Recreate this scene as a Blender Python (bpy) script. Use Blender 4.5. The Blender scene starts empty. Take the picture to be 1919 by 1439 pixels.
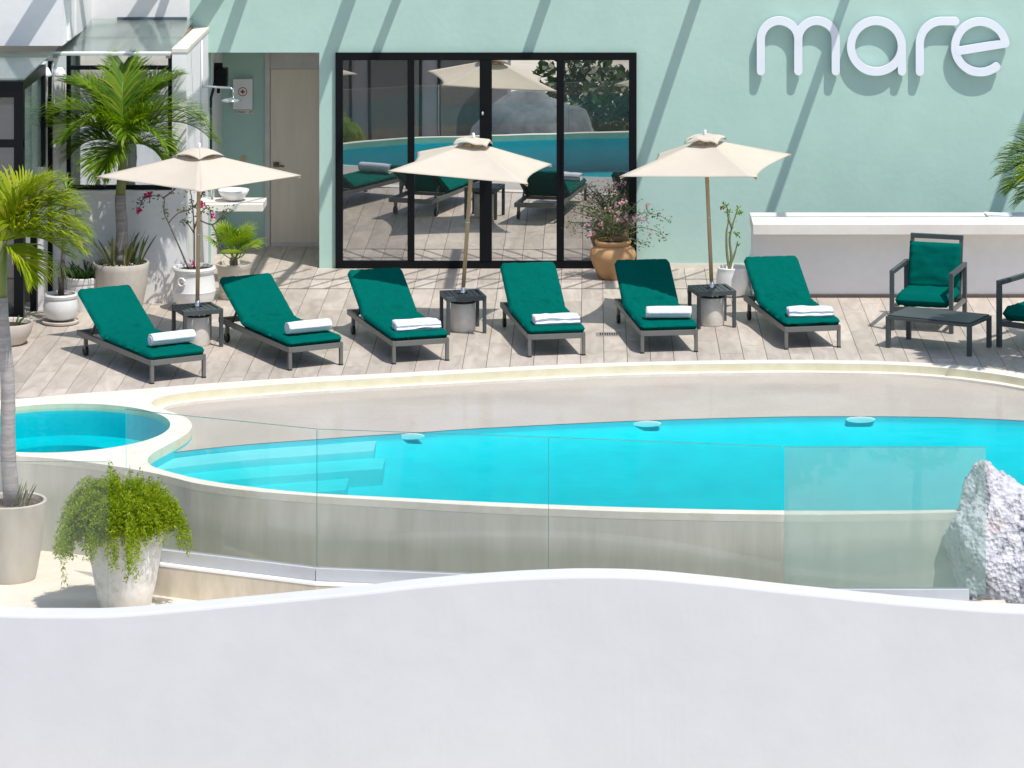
import bpy, math, random
from mathutils import Vector, Matrix, noise
from mathutils.geometry import tessellate_polygon
random.seed(7)
PI = math.pi
S = bpy.context.scene
C = S.collection

# ------------------------------------------------------------------ camera, sky, sun, exposure
CAM_H = 7.25
cam = bpy.data.cameras.new('camera')
cam.sensor_width = 36.0
cam.lens = 36.0 * 6600 / 1919
cam.shift_x = (959.5 - 1110) / 1919
cam.shift_y = -(719.5 + 650) / 1919
cam.clip_start = 0.5
cam.clip_end = 3000
cam_o = bpy.data.objects.new('camera', cam)
cam_o.location = (0, 0, CAM_H)
cam_o.rotation_euler = (math.radians(90), 0, 0)
C.objects.link(cam_o)
S.camera = cam_o

LIGHT = Vector((-0.345, 0.38, -1.0)).normalized()      # travel direction of sunlight
W = bpy.data.worlds.new('World')
S.world = W
W.use_nodes = True
nt = W.node_tree
sky = nt.nodes.new('ShaderNodeTexSky')
sky.sky_type = 'NISHITA'
sky.sun_disc = False
sky.sun_elevation = math.asin(-LIGHT.z)
sky.sun_rotation = math.atan2(-LIGHT.x, -LIGHT.y)
sky.air_density = 1.0
sky.dust_density = 1.2
sky.ozone_density = 1.0
nt.links.new(sky.outputs[0], nt.nodes['Background'].inputs[0])
nt.nodes['Background'].inputs[1].default_value = 0.15

sun = bpy.data.lights.new('sun', 'SUN')
sun.energy = 4.1
sun.angle = math.radians(0.53)
sun.color = (1.0, 0.965, 0.91)
sun_o = bpy.data.objects.new('sun', sun)
sun_o.rotation_euler = LIGHT.to_track_quat('-Z', 'Y').to_euler()
sun_o.location = (8, 20, 20)
C.objects.link(sun_o)

S.view_settings.view_transform = 'Standard'
S.view_settings.look = 'None'
S.view_settings.exposure = 0.0
S.view_settings.gamma = 1.0
S.view_settings.use_curve_mapping = False
S.cycles.max_bounces = 10
S.cycles.transparent_max_bounces = 24
S.cycles.caustics_reflective = False
S.cycles.caustics_refractive = False

# ------------------------------------------------------------------ helpers: mesh
class MB:
    def __init__(s):
        s.v = []; s.f = []
    def add(s, vs, fs):
        n = len(s.v)
        s.v += [tuple(v) for v in vs]
        s.f += [tuple(i + n for i in f) for f in fs]
        return s
    def box(s, x0, x1, y0, y1, z0, z1, M=None):
        vs = [Vector(p) for p in ((x0,y0,z0),(x1,y0,z0),(x1,y1,z0),(x0,y1,z0),(x0,y0,z1),(x1,y0,z1),(x1,y1,z1),(x0,y1,z1))]
        if M is not None: vs = [M @ v for v in vs]
        return s.add(vs, [(0,3,2,1),(4,5,6,7),(0,1,5,4),(1,2,6,5),(2,3,7,6),(3,0,4,7)])
    def bar(s, a, b, w, h, up=(0,0,1)):
        a = Vector(a); b = Vector(b); d = (b - a).normalized(); up = Vector(up)
        if abs(d.dot(up)) > .99: up = Vector((0,1,0))
        x = d.cross(up).normalized() * (w/2); z = x.cross(d).normalized() * (h/2)
        vs = [a-x-z, a+x-z, a+x+z, a-x+z, b-x-z, b+x-z, b+x+z, b-x+z]
        return s.add(vs, [(0,1,2,3),(7,6,5,4),(0,4,5,1),(1,5,6,2),(2,6,7,3),(3,7,4,0)])
    def tube(s, pts, rad, n=8, cap=True):
        pts = [Vector(p) for p in pts]
        if not hasattr(rad, '__len__'): rad = [rad]*len(pts)
        base = len(s.v); ref = Vector((.37,.21,.9))
        for i, p in enumerate(pts):
            d = (pts[min(i+1,len(pts)-1)] - pts[max(i-1,0)]).normalized()
            x = d.cross(ref)
            if x.length < .05: x = d.cross(Vector((1,0,0)))
            x.normalize(); y = d.cross(x)
            for k in range(n):
                a = 2*PI*k/n
                s.v.append(tuple(p + (x*math.cos(a) + y*math.sin(a))*rad[i]))
        for i in range(len(pts)-1):
            for k in range(n):
                a = base+i*n+k; b = base+i*n+(k+1)%n
                s.f.append((a, b, b+n, a+n))
        if cap:
            s.f.append(tuple(base+k for k in range(n))[::-1])
            s.f.append(tuple(base+(len(pts)-1)*n+k for k in range(n)))
        return s
    def lathe(s, prof, n=40, c=(0,0,0), wob=0.0, closed=False):
        base = len(s.v)
        for r, z in prof:
            for k in range(n):
                a = 2*PI*k/n
                rr = r*(1 + wob*noise.noise(Vector((math.cos(a)*1.3, math.sin(a)*1.3, z*4))))
                s.v.append((c[0]+rr*math.cos(a), c[1]+rr*math.sin(a), c[2]+z))
        for i in range(len(prof)-1):
            for k in range(n):
                a = base+i*n+k; b = base+i*n+(k+1)%n
                s.f.append((a, b, b+n, a+n))
        if prof[0][0] > 1e-4: s.f.append(tuple(base+k for k in range(n))[::-1])
        if prof[-1][0] > 1e-4: s.f.append(tuple(base+(len(prof)-1)*n+k for k in range(n)))
        return s
    def build(s, name, mat, parent=None, smooth=False, bevel=0, loc=None):
        me = bpy.data.meshes.new(name)
        me.from_pydata(s.v, [], s.f)
        me.update()
        return link(name, me, mat, parent, smooth, bevel, loc)

def link(name, me, mat, parent=None, smooth=False, bevel=0, loc=None):
    if mat is not None and not me.materials: me.materials.append(mat)
    if smooth:
        me.polygons.foreach_set('use_smooth', [True]*len(me.polygons))
    o = bpy.data.objects.new(name, me)
    C.objects.link(o)
    if parent is not None: o.parent = parent
    if loc is not None: o.location = loc
    if bevel:
        m = o.modifiers.new('bevel', 'BEVEL'); m.width = bevel; m.segments = 2; m.limit_method = 'ANGLE'
    if smooth == 'auto':
        m = o.modifiers.new('wn', 'EDGE_SPLIT'); m.split_angle = math.radians(40)
    return o

def empty(name, loc=(0,0,0), rz=0.0, label=None, cat=None, group=None):
    o = bpy.data.objects.new(name, None)
    o.location = loc; o.rotation_euler = (0,0,rz); o.empty_display_size = .1
    C.objects.link(o)
    return tag(o, label, cat, group)

def tag(o, label=None, cat=None, group=None, kind=None):
    if label: o['label'] = label
    if cat: o['category'] = cat
    if group: o['group'] = group
    if kind: o['kind'] = kind
    return o

def copy_tree(o, parent=None):
    c = o.copy(); C.objects.link(c)
    if parent is not None: c.parent = parent
    for ch in list(o.children): copy_tree(ch, c)
    return c

def spline(pts, closed=False, k=6):
    P = [Vector(p) for p in pts]; n = len(P); out = []
    m = n if closed else n-1
    for i in range(m):
        if closed: a,b,c,d = P[(i-1)%n],P[i],P[(i+1)%n],P[(i+2)%n]
        else: a,b,c,d = P[max(i-1,0)],P[i],P[i+1],P[min(i+2,n-1)]
        for j in range(k):
            t = j/k
            out.append(.5*((2*b)+(c-a)*t+(2*a-5*b+4*c-d)*t*t+(3*b-a-3*c+d)*t**3))
    if not closed: out.append(P[-1])
    return out

def poly_sheet(loops, z):
    """triangulated horizontal sheet with holes, facing up"""
    L = [[Vector((p[0],p[1],0)) for p in lp] for lp in loops]
    flat = [p for lp in L for p in lp]
    tris = tessellate_polygon(L)
    mb = MB(); fs = []
    for t in tris:
        a,b,c = (flat[i] for i in t)
        fs.append(tuple(t) if (b-a).cross(c-a).z > 0 else (t[0],t[2],t[1]))
    mb.add([(p.x,p.y,z) for p in flat], fs)
    return mb

def wall_strip(mb, loop, z0, z1, closed=True):
    n = len(loop); b = len(mb.v)
    for p in loop: mb.v += [(p[0],p[1],z0),(p[0],p[1],z1)]
    for i in range(n if closed else n-1):
        a = b+2*i; c = b+2*((i+1)%n)
        mb.f.append((a, c, c+1, a+1))
    return mb

def interp(L, x):
    if x <= L[0][0]: return L[0][1]
    for (a,b),(c,d) in zip(L, L[1:]):
        if x <= c: return b+(d-b)*(x-a)/(c-a)
    return L[-1][1]

# ------------------------------------------------------------------ helpers: materials
def new_mat(name):
    m = bpy.data.materials.new(name); m.use_nodes = True
    t = m.node_tree; b = t.nodes['Principled BSDF']
    return m, t, b

def N(t, typ, **kw):
    n = t.nodes.new('ShaderNode'+typ)
    for k, v in kw.items():
        if k in n.inputs: n.inputs[k].default_value = v
        else: setattr(n, k, v)
    return n

def col4(c): return (c[0], c[1], c[2], 1)

def pm(name, c1, c2=None, scale=4.0, rough=.6, bump=0.0, bscale=60.0, stretch=(1,1,1), spec=.4, metal=0.0,
       detail=4.0, obj_rand=0.0, coat=0.0, world=False, fine=None, contrast=(.35,.65)):
    m, t, b = new_mat(name)
    b.inputs['Roughness'].default_value = rough
    b.inputs['Specular IOR Level'].default_value = spec
    b.inputs['Metallic'].default_value = metal
    if coat: b.inputs['Coat Weight'].default_value = coat; b.inputs['Coat Roughness'].default_value = .15
    if world: vec = N(t, 'NewGeometry').outputs['Position']
    else: vec = N(t, 'TexCoord').outputs['Object']
    mp = N(t, 'Mapping'); mp.inputs['Scale'].default_value = stretch
    t.links.new(vec, mp.inputs['Vector']); vec = mp.outputs[0]
    col = None
    if c2 is None: c2 = tuple(x*.86 for x in c1)
    n1 = N(t, 'TexNoise', Scale=scale, Detail=detail, Roughness=.6)
    t.links.new(vec, n1.inputs['Vector'])
    r = N(t, 'ValToRGB')
    r.color_ramp.elements[0].position = contrast[0]; r.color_ramp.elements[1].position = contrast[1]
    r.color_ramp.elements[0].color = col4(c2); r.color_ramp.elements[1].color = col4(c1)
    t.links.new(n1.outputs['Fac'], r.inputs[0]); col = r.outputs[0]
    if fine:
        n3 = N(t, 'TexNoise', Scale=fine[0], Detail=6.0)
        t.links.new(vec, n3.inputs['Vector'])
        mr = N(t, 'MapRange'); mr.inputs[1].default_value=.3; mr.inputs[2].default_value=.7
        mr.inputs[3].default_value=1-fine[1]; mr.inputs[4].default_value=1+fine[1]*.4
        t.links.new(n3.outputs['Fac'], mr.inputs[0])
        mx = N(t, 'Vector'+'Math', operation='SCALE')
        t.links.new(col, mx.inputs[0]); t.links.new(mr.outputs[0], mx.inputs['Scale']); col = mx.outputs[0]
    if obj_rand:
        oi = N(t, 'ObjectInfo')
        mr = N(t, 'MapRange'); mr.inputs[3].default_value = 1-obj_rand; mr.inputs[4].default_value = 1+obj_rand*.6
        t.links.new(oi.outputs['Random'], mr.inputs[0])
        mx = N(t, 'VectorMath', operation='SCALE')
        t.links.new(col, mx.inputs[0]); t.links.new(mr.outputs[0], mx.inputs['Scale']); col = mx.outputs[0]
    t.links.new(col, b.inputs['Base Color'])
    if bump:
        n2 = N(t, 'TexNoise', Scale=bscale, Detail=5.0)
        t.links.new(vec, n2.inputs['Vector'])
        bp = N(t, 'Bump', Strength=bump, Distance=.01)
        t.links.new(n2.outputs['Fac'], bp.inputs['Height'])
        t.links.new(bp.outputs[0], b.inputs['Normal'])
    return m

def leaf_mat(name, c1, c2, c3=None, trans=.35, rough=.45):
    """leaf: per-island colour variation, diffuse + translucent + a little gloss"""
    m, t, b = new_mat(name)
    g = N(t, 'NewGeometry')
    r = N(t, 'ValToRGB')
    r.color_ramp.elements[0].color = col4(c1); r.color_ramp.elements[1].color = col4(c2)
    if c3:
        e = r.color_ramp.elements.new(.93); e.color = col4(c2)
        r.color_ramp.elements[2].color = col4(c3)
    t.links.new(g.outputs['Random Per Island'], r.inputs[0])
    t.links.new(r.outputs[0], b.inputs['Base Color'])
    b.inputs['Roughness'].default_value = rough
    b.inputs['Specular IOR Level'].default_value = .35
    tr = N(t, 'BsdfTranslucent'); hs = N(t, 'HueSaturation', Value=1.5, Saturation=1.1)
    t.links.new(r.outputs[0], hs.inputs['Color']); t.links.new(hs.outputs[0], tr.inputs['Color'])
    mx = N(t, 'MixShader'); mx.inputs[0].default_value = trans
    t.links.new(b.outputs[0], mx.inputs[1]); t.links.new(tr.outputs[0], mx.inputs[2])
    t.links.new(mx.outputs[0], t.nodes['Material Output'].inputs['Surface'])
    return m

def glass_mat(name, tint=(.93,.975,.96), refl=1.0, film=0.0, film_col=(.7,.82,.78)):
    m, t, b = new_mat(name); t.nodes.remove(b)
    tr = N(t, 'BsdfTransparent'); tr.inputs[0].default_value = col4(tint)
    gl = N(t, 'BsdfGlossy', Roughness=.01); gl.inputs[0].default_value = (1,1,1,1)
    fr = N(t, 'Fresnel', IOR=1.5)
    mu = N(t, 'Math', operation='MULTIPLY'); mu.inputs[1].default_value = refl
    t.links.new(fr.outputs[0], mu.inputs[0])
    mx = N(t, 'MixShader'); t.links.new(mu.outputs[0], mx.inputs[0])
    base = tr.outputs[0]
    if film:
        df = N(t, 'BsdfDiffuse'); df.inputs[0].default_value = col4(film_col)
        tl = N(t, 'BsdfTranslucent'); tl.inputs[0].default_value = col4(film_col)
        ad = N(t, 'MixShader'); ad.inputs[0].default_value = .5
        t.links.new(df.outputs[0], ad.inputs[1]); t.links.new(tl.outputs[0], ad.inputs[2])
        nz = N(t, 'TexNoise', Scale=1.7, Detail=5.0)
        mr = N(t, 'MapRange'); mr.inputs[3].default_value = film*.75; mr.inputs[4].default_value = film*1.25
        tc = N(t, 'TexCoord'); t.links.new(tc.outputs['Object'], nz.inputs['Vector'])
        t.links.new(nz.outputs['Fac'], mr.inputs[0])
        m2 = N(t, 'MixShader'); t.links.new(mr.outputs[0], m2.inputs[0])
        t.links.new(tr.outputs[0], m2.inputs[1]); t.links.new(ad.outputs[0], m2.inputs[2])
        base = m2.outputs[0]
    t.links.new(base, mx.inputs[1]); t.links.new(gl.outputs[0], mx.inputs[2])
    t.links.new(mx.outputs[0], t.nodes['Material Output'].inputs['Surface'])
    return m

def mirror_glass(name, strength, tint=(1.0,.985,.955), wave=.02):
    """solar-control glazing: strong mirror film over a dark room"""
    m, t, b = new_mat(name)
    b.inputs['Base Color'].default_value = (.012,.016,.017,1)
    b.inputs['Roughness'].default_value = .3
    gl = N(t, 'BsdfGlossy', Roughness=.0); gl.inputs[0].default_value = col4(tint)
    mx = N(t, 'MixShader'); mx.inputs[0].default_value = strength
    nz = N(t, 'TexNoise', Scale=1.1, Detail=1.0); tc = N(t, 'TexCoord')
    t.links.new(tc.outputs['Object'], nz.inputs['Vector'])
    bp = N(t, 'Bump', Strength=wave, Distance=.02); t.links.new(nz.outputs['Fac'], bp.inputs['Height'])
    t.links.new(bp.outputs[0], gl.inputs['Normal'])
    t.links.new(b.outputs[0], mx.inputs[1]); t.links.new(gl.outputs[0], mx.inputs[2])
    t.links.new(mx.outputs[0], t.nodes['Material Output'].inputs['Surface'])
    return m

MINT = pm('mint_render', (.452,.632,.565), (.428,.608,.545), scale=.9, rough=.85, bump=.25, bscale=12, spec=.15, fine=(2.2,.045))
WHITE = pm('white_render', (.86,.855,.85), (.81,.81,.81), scale=.8, rough=.85, bump=.1, bscale=20, spec=.15, fine=(9,.03))
WHITE_WALL = pm('white_parapet_paint', (.65,.655,.675), (.625,.632,.655), scale=.55, rough=.9, bump=.32, bscale=6, spec=.1, fine=(3.2,.025))
CREAM = pm('cream_stone', (.78,.735,.65), (.70,.65,.555), scale=3, rough=.75, bump=.08, bscale=40, spec=.2, fine=(22,.05))
RIM = pm('rim_tile', (.74,.70,.53), (.66,.61,.43), scale=5, rough=.5, spec=.3)
TERRACE = pm('terrace_screed', (.72,.66,.56), (.62,.55,.45), scale=1.6, rough=.8, bump=.1, bscale=30, spec=.2, fine=(11,.06))
SUBFLOOR = pm('grout', (.17,.145,.125), (.13,.11,.095), scale=8, rough=.9)
CHAR = pm('charcoal_powder_coat', (.068,.082,.085), (.058,.07,.073), scale=5, rough=.5, spec=.4)
CHAR_L = pm('grey_powder_coat', (.155,.155,.145), (.13,.13,.122), scale=5, rough=.45, spec=.45)
BLACK = pm('black_frame', (.007,.008,.010), (.006,.007,.008), scale=5, rough=.4, spec=.12)
RUBBER = pm('black_rubber', (.015,.015,.016), rough=.6)
TEAL = pm('green_canvas', (.0012,.117,.096), (.001,.108,.088), scale=7, rough=1.0, spec=.0, bump=.28, bscale=6, fine=(30,.06))
CANVAS = pm('cream_canvas', (.72,.655,.555), (.69,.625,.525), scale=5, rough=.9, spec=.1, bump=.05, bscale=60)
def translucent(m, amt, col):
    t = m.node_tree; b = t.nodes['Principled BSDF']; tr = N(t,'BsdfTranslucent'); tr.inputs[0].default_value = col4(col)
    mx = N(t,'MixShader'); mx.inputs[0].default_value = amt
    t.links.new(b.outputs[0],mx.inputs[1]); t.links.new(tr.outputs[0],mx.inputs[2]); t.links.new(mx.outputs[0],t.nodes['Material Output'].inputs['Surface'])
translucent(CANVAS, .22, (.75,.60,.40))
WOOD = pm('pole_wood', (.62,.43,.26), (.52,.35,.20), scale=4, stretch=(8,8,.6), rough=.6)
TOWEL = pm('white_towel', (.79,.82,.89), (.72,.75,.84), scale=14, rough=1.0, spec=.05, bump=.5, bscale=120)
CONC = pm('white_concrete', (.78,.74,.68), (.62,.58,.52), scale=4, rough=.85, bump=.15, bscale=30, fine=(14,.07))
POT_W = pm('white_glaze', (.80,.79,.77), (.74,.73,.70), scale=6, rough=.35, spec=.5, fine=(18,.04))
POT_C = pm('cream_pot', (.64,.585,.51), (.53,.47,.40), scale=2.5, stretch=(1,1,.5), rough=.8, bump=.12, bscale=30, fine=(12,.08))
TERRA = pm('terracotta', (.52,.315,.155), (.46,.265,.125), scale=5, rough=.75, bump=.1, bscale=35, spec=.25, fine=(14,.06))
SOIL = pm('soil', (.085,.05,.032), (.04,.025,.017), scale=30, rough=1, bump=1.0, bscale=60)
MULCH = pm('mulch', (.17,.11,.075), (.06,.04,.028), scale=22, rough=1, bump=1.0, bscale=45)
CHROME = pm('chrome', (.75,.78,.8), rough=.12, metal=1.0)
DOOR_W = pm('door_veneer', (.76,.65,.55), (.71,.60,.50), scale=2, stretch=(6,6,.5), rough=.55)
DOOR_F = pm('door_frame_paint', (.62,.58,.56), rough=.6)
SLAB = pm('counter_stone', (.80,.765,.71), (.74,.70,.64), scale=3, rough=.5, fine=(9,.04))
PEB = pm('pebbles', (.72,.67,.62), (.5,.45,.40), scale=14, rough=.7, obj_rand=.15)
TRUNK = pm('palm_trunk', (.37,.335,.32), (.25,.22,.205), scale=5, stretch=(1,1,7), rough=.9, bump=.4, bscale=14, fine=(25,.12))
TRUNK2 = pm('pale_palm_trunk', (.46,.42,.41), (.33,.29,.28), scale=5, stretch=(1,1,7), rough=.9, bump=.4, bscale=14, fine=(25,.12))
SHAFT = pm('crownshaft', (.20,.235,.07), (.16,.19,.05), scale=4, rough=.5)
BARK = pm('grey_bark', (.17,.145,.125), (.10,.085,.07), scale=20, rough=.9, bump=.4)
STEMG = pm('green_stem', (.22,.25,.13), (.16,.18,.09), scale=15, rough=.7)
L_PALM = leaf_mat('palm_leaf', (.06,.16,.010), (.23,.35,.015), (.42,.38,.06))
L_PALM2 = leaf_mat('yellow_palm_leaf', (.17,.28,.008), (.42,.46,.016), (.50,.40,.08))
L_FAN = leaf_mat('fan_leaf', (.09,.22,.012), (.26,.38,.025), (.36,.36,.06))
L_DARK = leaf_mat('dark_leaf', (.012,.05,.008), (.05,.12,.012))
L_SANS = leaf_mat('snake_leaf', (.07,.11,.03), (.24,.25,.08), (.52,.48,.15), trans=.15)
L_FERN = leaf_mat('fern_leaf', (.15,.25,.006), (.37,.45,.012), (.50,.50,.06), trans=.45)
L_BOUG = leaf_mat('vine_leaf', (.05,.10,.02), (.13,.17,.04), (.24,.20,.07))
L_ADEN = leaf_mat('desert_rose_leaf', (.06,.10,.03), (.15,.20,.05), (.22,.22,.10))
F_MAG = leaf_mat('magenta_bract', (.42,.012,.11), (.62,.03,.20), trans=.3)
F_PINK = leaf_mat('pink_petal', (.58,.26,.33), (.72,.46,.52), trans=.3)
GLASS = glass_mat('fence_glass', (.975,.99,.985),   .5, film=.012, film_col=(.62,.72,.68))
GLASS_D = glass_mat('sheen_film_glass', (.95,.985,.975), .6, film=.23, film_col=(.58,.80,.72))  # milky film paints a bright reflection into the right fence pane
GLASS_C = glass_mat('canopy_glass', (.88,.96,.94), .7, film=.13, film_col=(.60,.72,.66))
GLASS_W = glass_mat('window_glass', (.95,.99,.98), 9.0)
MIR_A = mirror_glass('door_glass_mid', .74)
MIR_B = mirror_glass('door_glass_side', .47)
MIR_C = mirror_glass('pavilion_glass', .07)
STEEL = pm('galvanised_channel', (.60,.61,.62), (.54,.55,.56), scale=3, rough=.55, spec=.4)

# plank porcelain: streaks along Y, each plank its own tone
def plank_mat():
    m, t, b = new_mat('wood_look_porcelain')
    b.inputs['Roughness'].default_value = .55; b.inputs['Specular IOR Level'].default_value = .3
    oi = N(t, 'ObjectInfo'); pos = N(t, 'NewGeometry')
    add = N(t, 'VectorMath', operation='MULTIPLY_ADD')
    add.inputs[1].default_value = (1,1,1)
    cb = N(t, 'CombineXYZ'); mu = N(t, 'Math', operation='MULTIPLY'); mu.inputs[1].default_value = 37.0
    t.links.new(oi.outputs['Random'], mu.inputs[0]); t.links.new(mu.outputs[0], cb.inputs[2])
    t.links.new(pos.outputs['Position'], add.inputs[0]); t.links.new(cb.outputs[0], add.inputs[2])
    mp = N(t, 'Mapping'); mp.inputs['Scale'].default_value = (7,1.6,1)
    t.links.new(add.outputs[0], mp.inputs['Vector'])
    nz = N(t, 'TexNoise', Scale=1.0, Detail=6.0, Distortion=1.1); t.links.new(mp.outputs[0], nz.inputs['Vector'])
    r = N(t, 'ValToRGB'); r.color_ramp.elements[0].position=.3; r.color_ramp.elements[1].position=.68
    r.color_ramp.elements[0].color=(.445,.385,.325,1); r.color_ramp.elements[1].color=(.60,.53,.46,1)
    t.links.new(nz.outputs['Fac'], r.inputs[0])
    n2 = N(t, 'TexNoise', Scale=.55, Detail=3.0); t.links.new(pos.outputs['Position'], n2.inputs['Vector'])
    mr2 = N(t, 'MapRange'); mr2.inputs[1].default_value=.35; mr2.inputs[2].default_value=.7; mr2.inputs[3].default_value=1.05; mr2.inputs[4].default_value=.86
    t.links.new(n2.outputs['Fac'], mr2.inputs[0])
    mr = N(t, 'MapRange'); mr.inputs[3].default_value=.86; mr.inputs[4].default_value=1.08
    t.links.new(oi.outputs['Random'], mr.inputs[0])
    m3 = N(t, 'Math', operation='MULTIPLY'); t.links.new(mr.outputs[0], m3.inputs[0]); t.links.new(mr2.outputs[0], m3.inputs[1])
    sc = N(t, 'VectorMath', operation='SCALE'); t.links.new(r.outputs[0], sc.inputs[0]); t.links.new(m3.outputs[0], sc.inputs['Scale'])
    t.links.new(sc.outputs[0], b.inputs['Base Color'])
    return m
PLANK = plank_mat()

def concrete_wall_mat():
    """pool retaining wall: trowelled grey concrete, vertical run stains, shadow painted over the lower zone"""
    m, t, b = new_mat('stained_shadowed_concrete')
    b.inputs['Roughness'].default_value = .85; b.inputs['Specular IOR Level'].default_value = .2
    g = N(t, 'NewGeometry')
    mp = N(t, 'Mapping'); mp.inputs['Scale'].default_value = (5,5,.7); t.links.new(g.outputs['Position'], mp.inputs['Vector'])
    n1 = N(t, 'TexNoise', Scale=1.0, Detail=6.0, Roughness=.65); t.links.new(mp.outputs[0], n1.inputs['Vector'])
    r = N(t, 'ValToRGB')
    r.color_ramp.elements[0].position=.28; r.color_ramp.elements[1].position=.72
    r.color_ramp.elements[0].color=(.55,.52,.45,1); r.color_ramp.elements[1].color=(.70,.665,.59,1)
    t.links.new(n1.outputs['Fac'], r.inputs[0])
    # wavy-edged cast shadow, painted into the lower wall colour
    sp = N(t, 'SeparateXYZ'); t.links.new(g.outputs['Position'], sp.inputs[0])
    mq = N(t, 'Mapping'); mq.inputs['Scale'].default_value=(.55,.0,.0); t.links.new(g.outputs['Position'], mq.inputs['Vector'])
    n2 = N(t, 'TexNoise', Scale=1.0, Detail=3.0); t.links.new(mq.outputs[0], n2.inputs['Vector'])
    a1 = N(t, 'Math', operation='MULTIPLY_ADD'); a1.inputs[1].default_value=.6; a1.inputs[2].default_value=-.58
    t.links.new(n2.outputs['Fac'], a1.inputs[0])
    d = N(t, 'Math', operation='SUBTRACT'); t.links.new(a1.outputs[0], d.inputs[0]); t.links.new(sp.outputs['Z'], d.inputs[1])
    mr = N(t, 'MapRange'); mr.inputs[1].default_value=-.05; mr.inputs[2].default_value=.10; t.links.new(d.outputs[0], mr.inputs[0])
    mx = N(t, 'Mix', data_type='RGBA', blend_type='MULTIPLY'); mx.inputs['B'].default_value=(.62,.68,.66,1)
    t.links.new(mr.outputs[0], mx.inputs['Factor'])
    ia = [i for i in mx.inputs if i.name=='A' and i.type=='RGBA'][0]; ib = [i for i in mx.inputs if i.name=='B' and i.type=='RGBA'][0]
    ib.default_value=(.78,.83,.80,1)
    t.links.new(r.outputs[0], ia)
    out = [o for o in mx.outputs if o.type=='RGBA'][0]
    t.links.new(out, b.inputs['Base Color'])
    bp = N(t, 'Bump', Strength=.2, Distance=.01); t.links.new(n1.outputs['Fac'], bp.inputs['Height']); t.links.new(bp.outputs[0], b.inputs['Normal'])
    return m
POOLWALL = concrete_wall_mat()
BLUE = pm('blue_pool_tile', (.08,.62,.69), (.07,.56,.645), scale=2.5, rough=.6, world=True)
PLASTER = pm('pool_plaster', (.52,.68,.72), (.46,.63,.68), scale=2.5, rough=.6, world=True)

def shelf_mat():
    m, t, b = new_mat('wet_beach_shelf')
    g = N(t, 'NewGeometry')
    n1 = N(t, 'TexNoise', Scale=1.1, Detail=4.0); t.links.new(g.outputs['Position'], n1.inputs['Vector'])
    r = N(t, 'ValToRGB'); r.color_ramp.elements[0].position=.35; r.color_ramp.elements[1].position=.68
    r.color_ramp.elements[0].color=(.445,.40,.35,1); r.color_ramp.elements[1].color=(.505,.46,.41,1)
    t.links.new(n1.outputs['Fac'], r.inputs[0])
    n3 = N(t, 'TexNoise', Scale=38.0, Detail=4.0); t.links.new(g.outputs['Position'], n3.inputs['Vector'])
    mr = N(t, 'MapRange'); mr.inputs[1].default_value=.35; mr.inputs[2].default_value=.65; mr.inputs[3].default_value=.96; mr.inputs[4].default_value=1.03
    t.links.new(n3.outputs['Fac'], mr.inputs[0])
    sc = N(t, 'VectorMath', operation='SCALE'); t.links.new(r.outputs[0], sc.inputs[0]); t.links.new(mr.outputs[0], sc.inputs['Scale'])
    t.links.new(sc.outputs[0], b.inputs['Base Color'])
    b.inputs['Roughness'].default_value=.9; b.inputs['Specular IOR Level'].default_value=.1
    gl = N(t, 'BsdfGlossy', Roughness=.06)
    n2 = N(t, 'TexNoise', Scale=5.0, Detail=3.0)
    mp = N(t, 'Mapping'); mp.inputs['Scale'].default_value=(.6,2.2,1); t.links.new(g.outputs['Position'], mp.inputs['Vector']); t.links.new(mp.outputs[0], n2.inputs['Vector'])
    bp = N(t, 'Bump', Strength=.12, Distance=.02); t.links.new(n2.outputs['Fac'], bp.inputs['Height']); t.links.new(bp.outputs[0], gl.inputs['Normal'])
    fr = N(t, 'Fresnel', IOR=1.33); mu = N(t, 'Math', operation='MULTIPLY'); mu.inputs[1].default_value=.45
    t.links.new(fr.outputs[0], mu.inputs[0])
    mx = N(t, 'MixShader'); t.links.new(mu.outputs[0], mx.inputs[0]); t.links.new(b.outputs[0], mx.inputs[1]); t.links.new(gl.outputs[0], mx.inputs[2])
    t.links.new(mx.outputs[0], t.nodes['Material Output'].inputs['Surface'])
    return m
SHELF = shelf_mat()

def water_mat():
    m, t, b = new_mat('pool_water_clear'); t.nodes.remove(b)
    tr = N(t, 'BsdfTransparent'); tr.inputs[0].default_value=(1,1,1,1)
    gl = N(t, 'BsdfGlossy', Roughness=.03)
    g = N(t, 'NewGeometry')
    mp = N(t, 'Mapping'); mp.inputs['Scale'].default_value=(.8,2.0,1); t.links.new(g.outputs['Position'], mp.inputs['Vector'])
    nz = N(t, 'TexNoise', Scale=3.0, Detail=3.0); t.links.new(mp.outputs[0], nz.inputs['Vector'])
    bp = N(t, 'Bump', Strength=.5, Distance=.03); t.links.new(nz.outputs['Fac'], bp.inputs['Height']); t.links.new(bp.outputs[0], gl.inputs['Normal'])
    fr = N(t, 'Fresnel', IOR=1.33); mu = N(t, 'Math', operation='MULTIPLY'); mu.inputs[1].default_value=.24
    t.links.new(fr.outputs[0], mu.inputs[0])
    mx = N(t, 'MixShader'); t.links.new(mu.outputs[0], mx.inputs[0]); t.links.new(tr.outputs[0], mx.inputs[1]); t.links.new(gl.outputs[0], mx.inputs[2])
    t.links.new(mx.outputs[0], t.nodes['Material Output'].inputs['Surface'])
    va = N(t, 'VolumeAbsorption', Density=4.0); va.inputs[0].default_value=(.0,.960,.960,1)
    t.links.new(va.outputs[0], t.nodes['Material Output'].inputs['Volume'])
    return m
WATER = water_mat()

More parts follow.
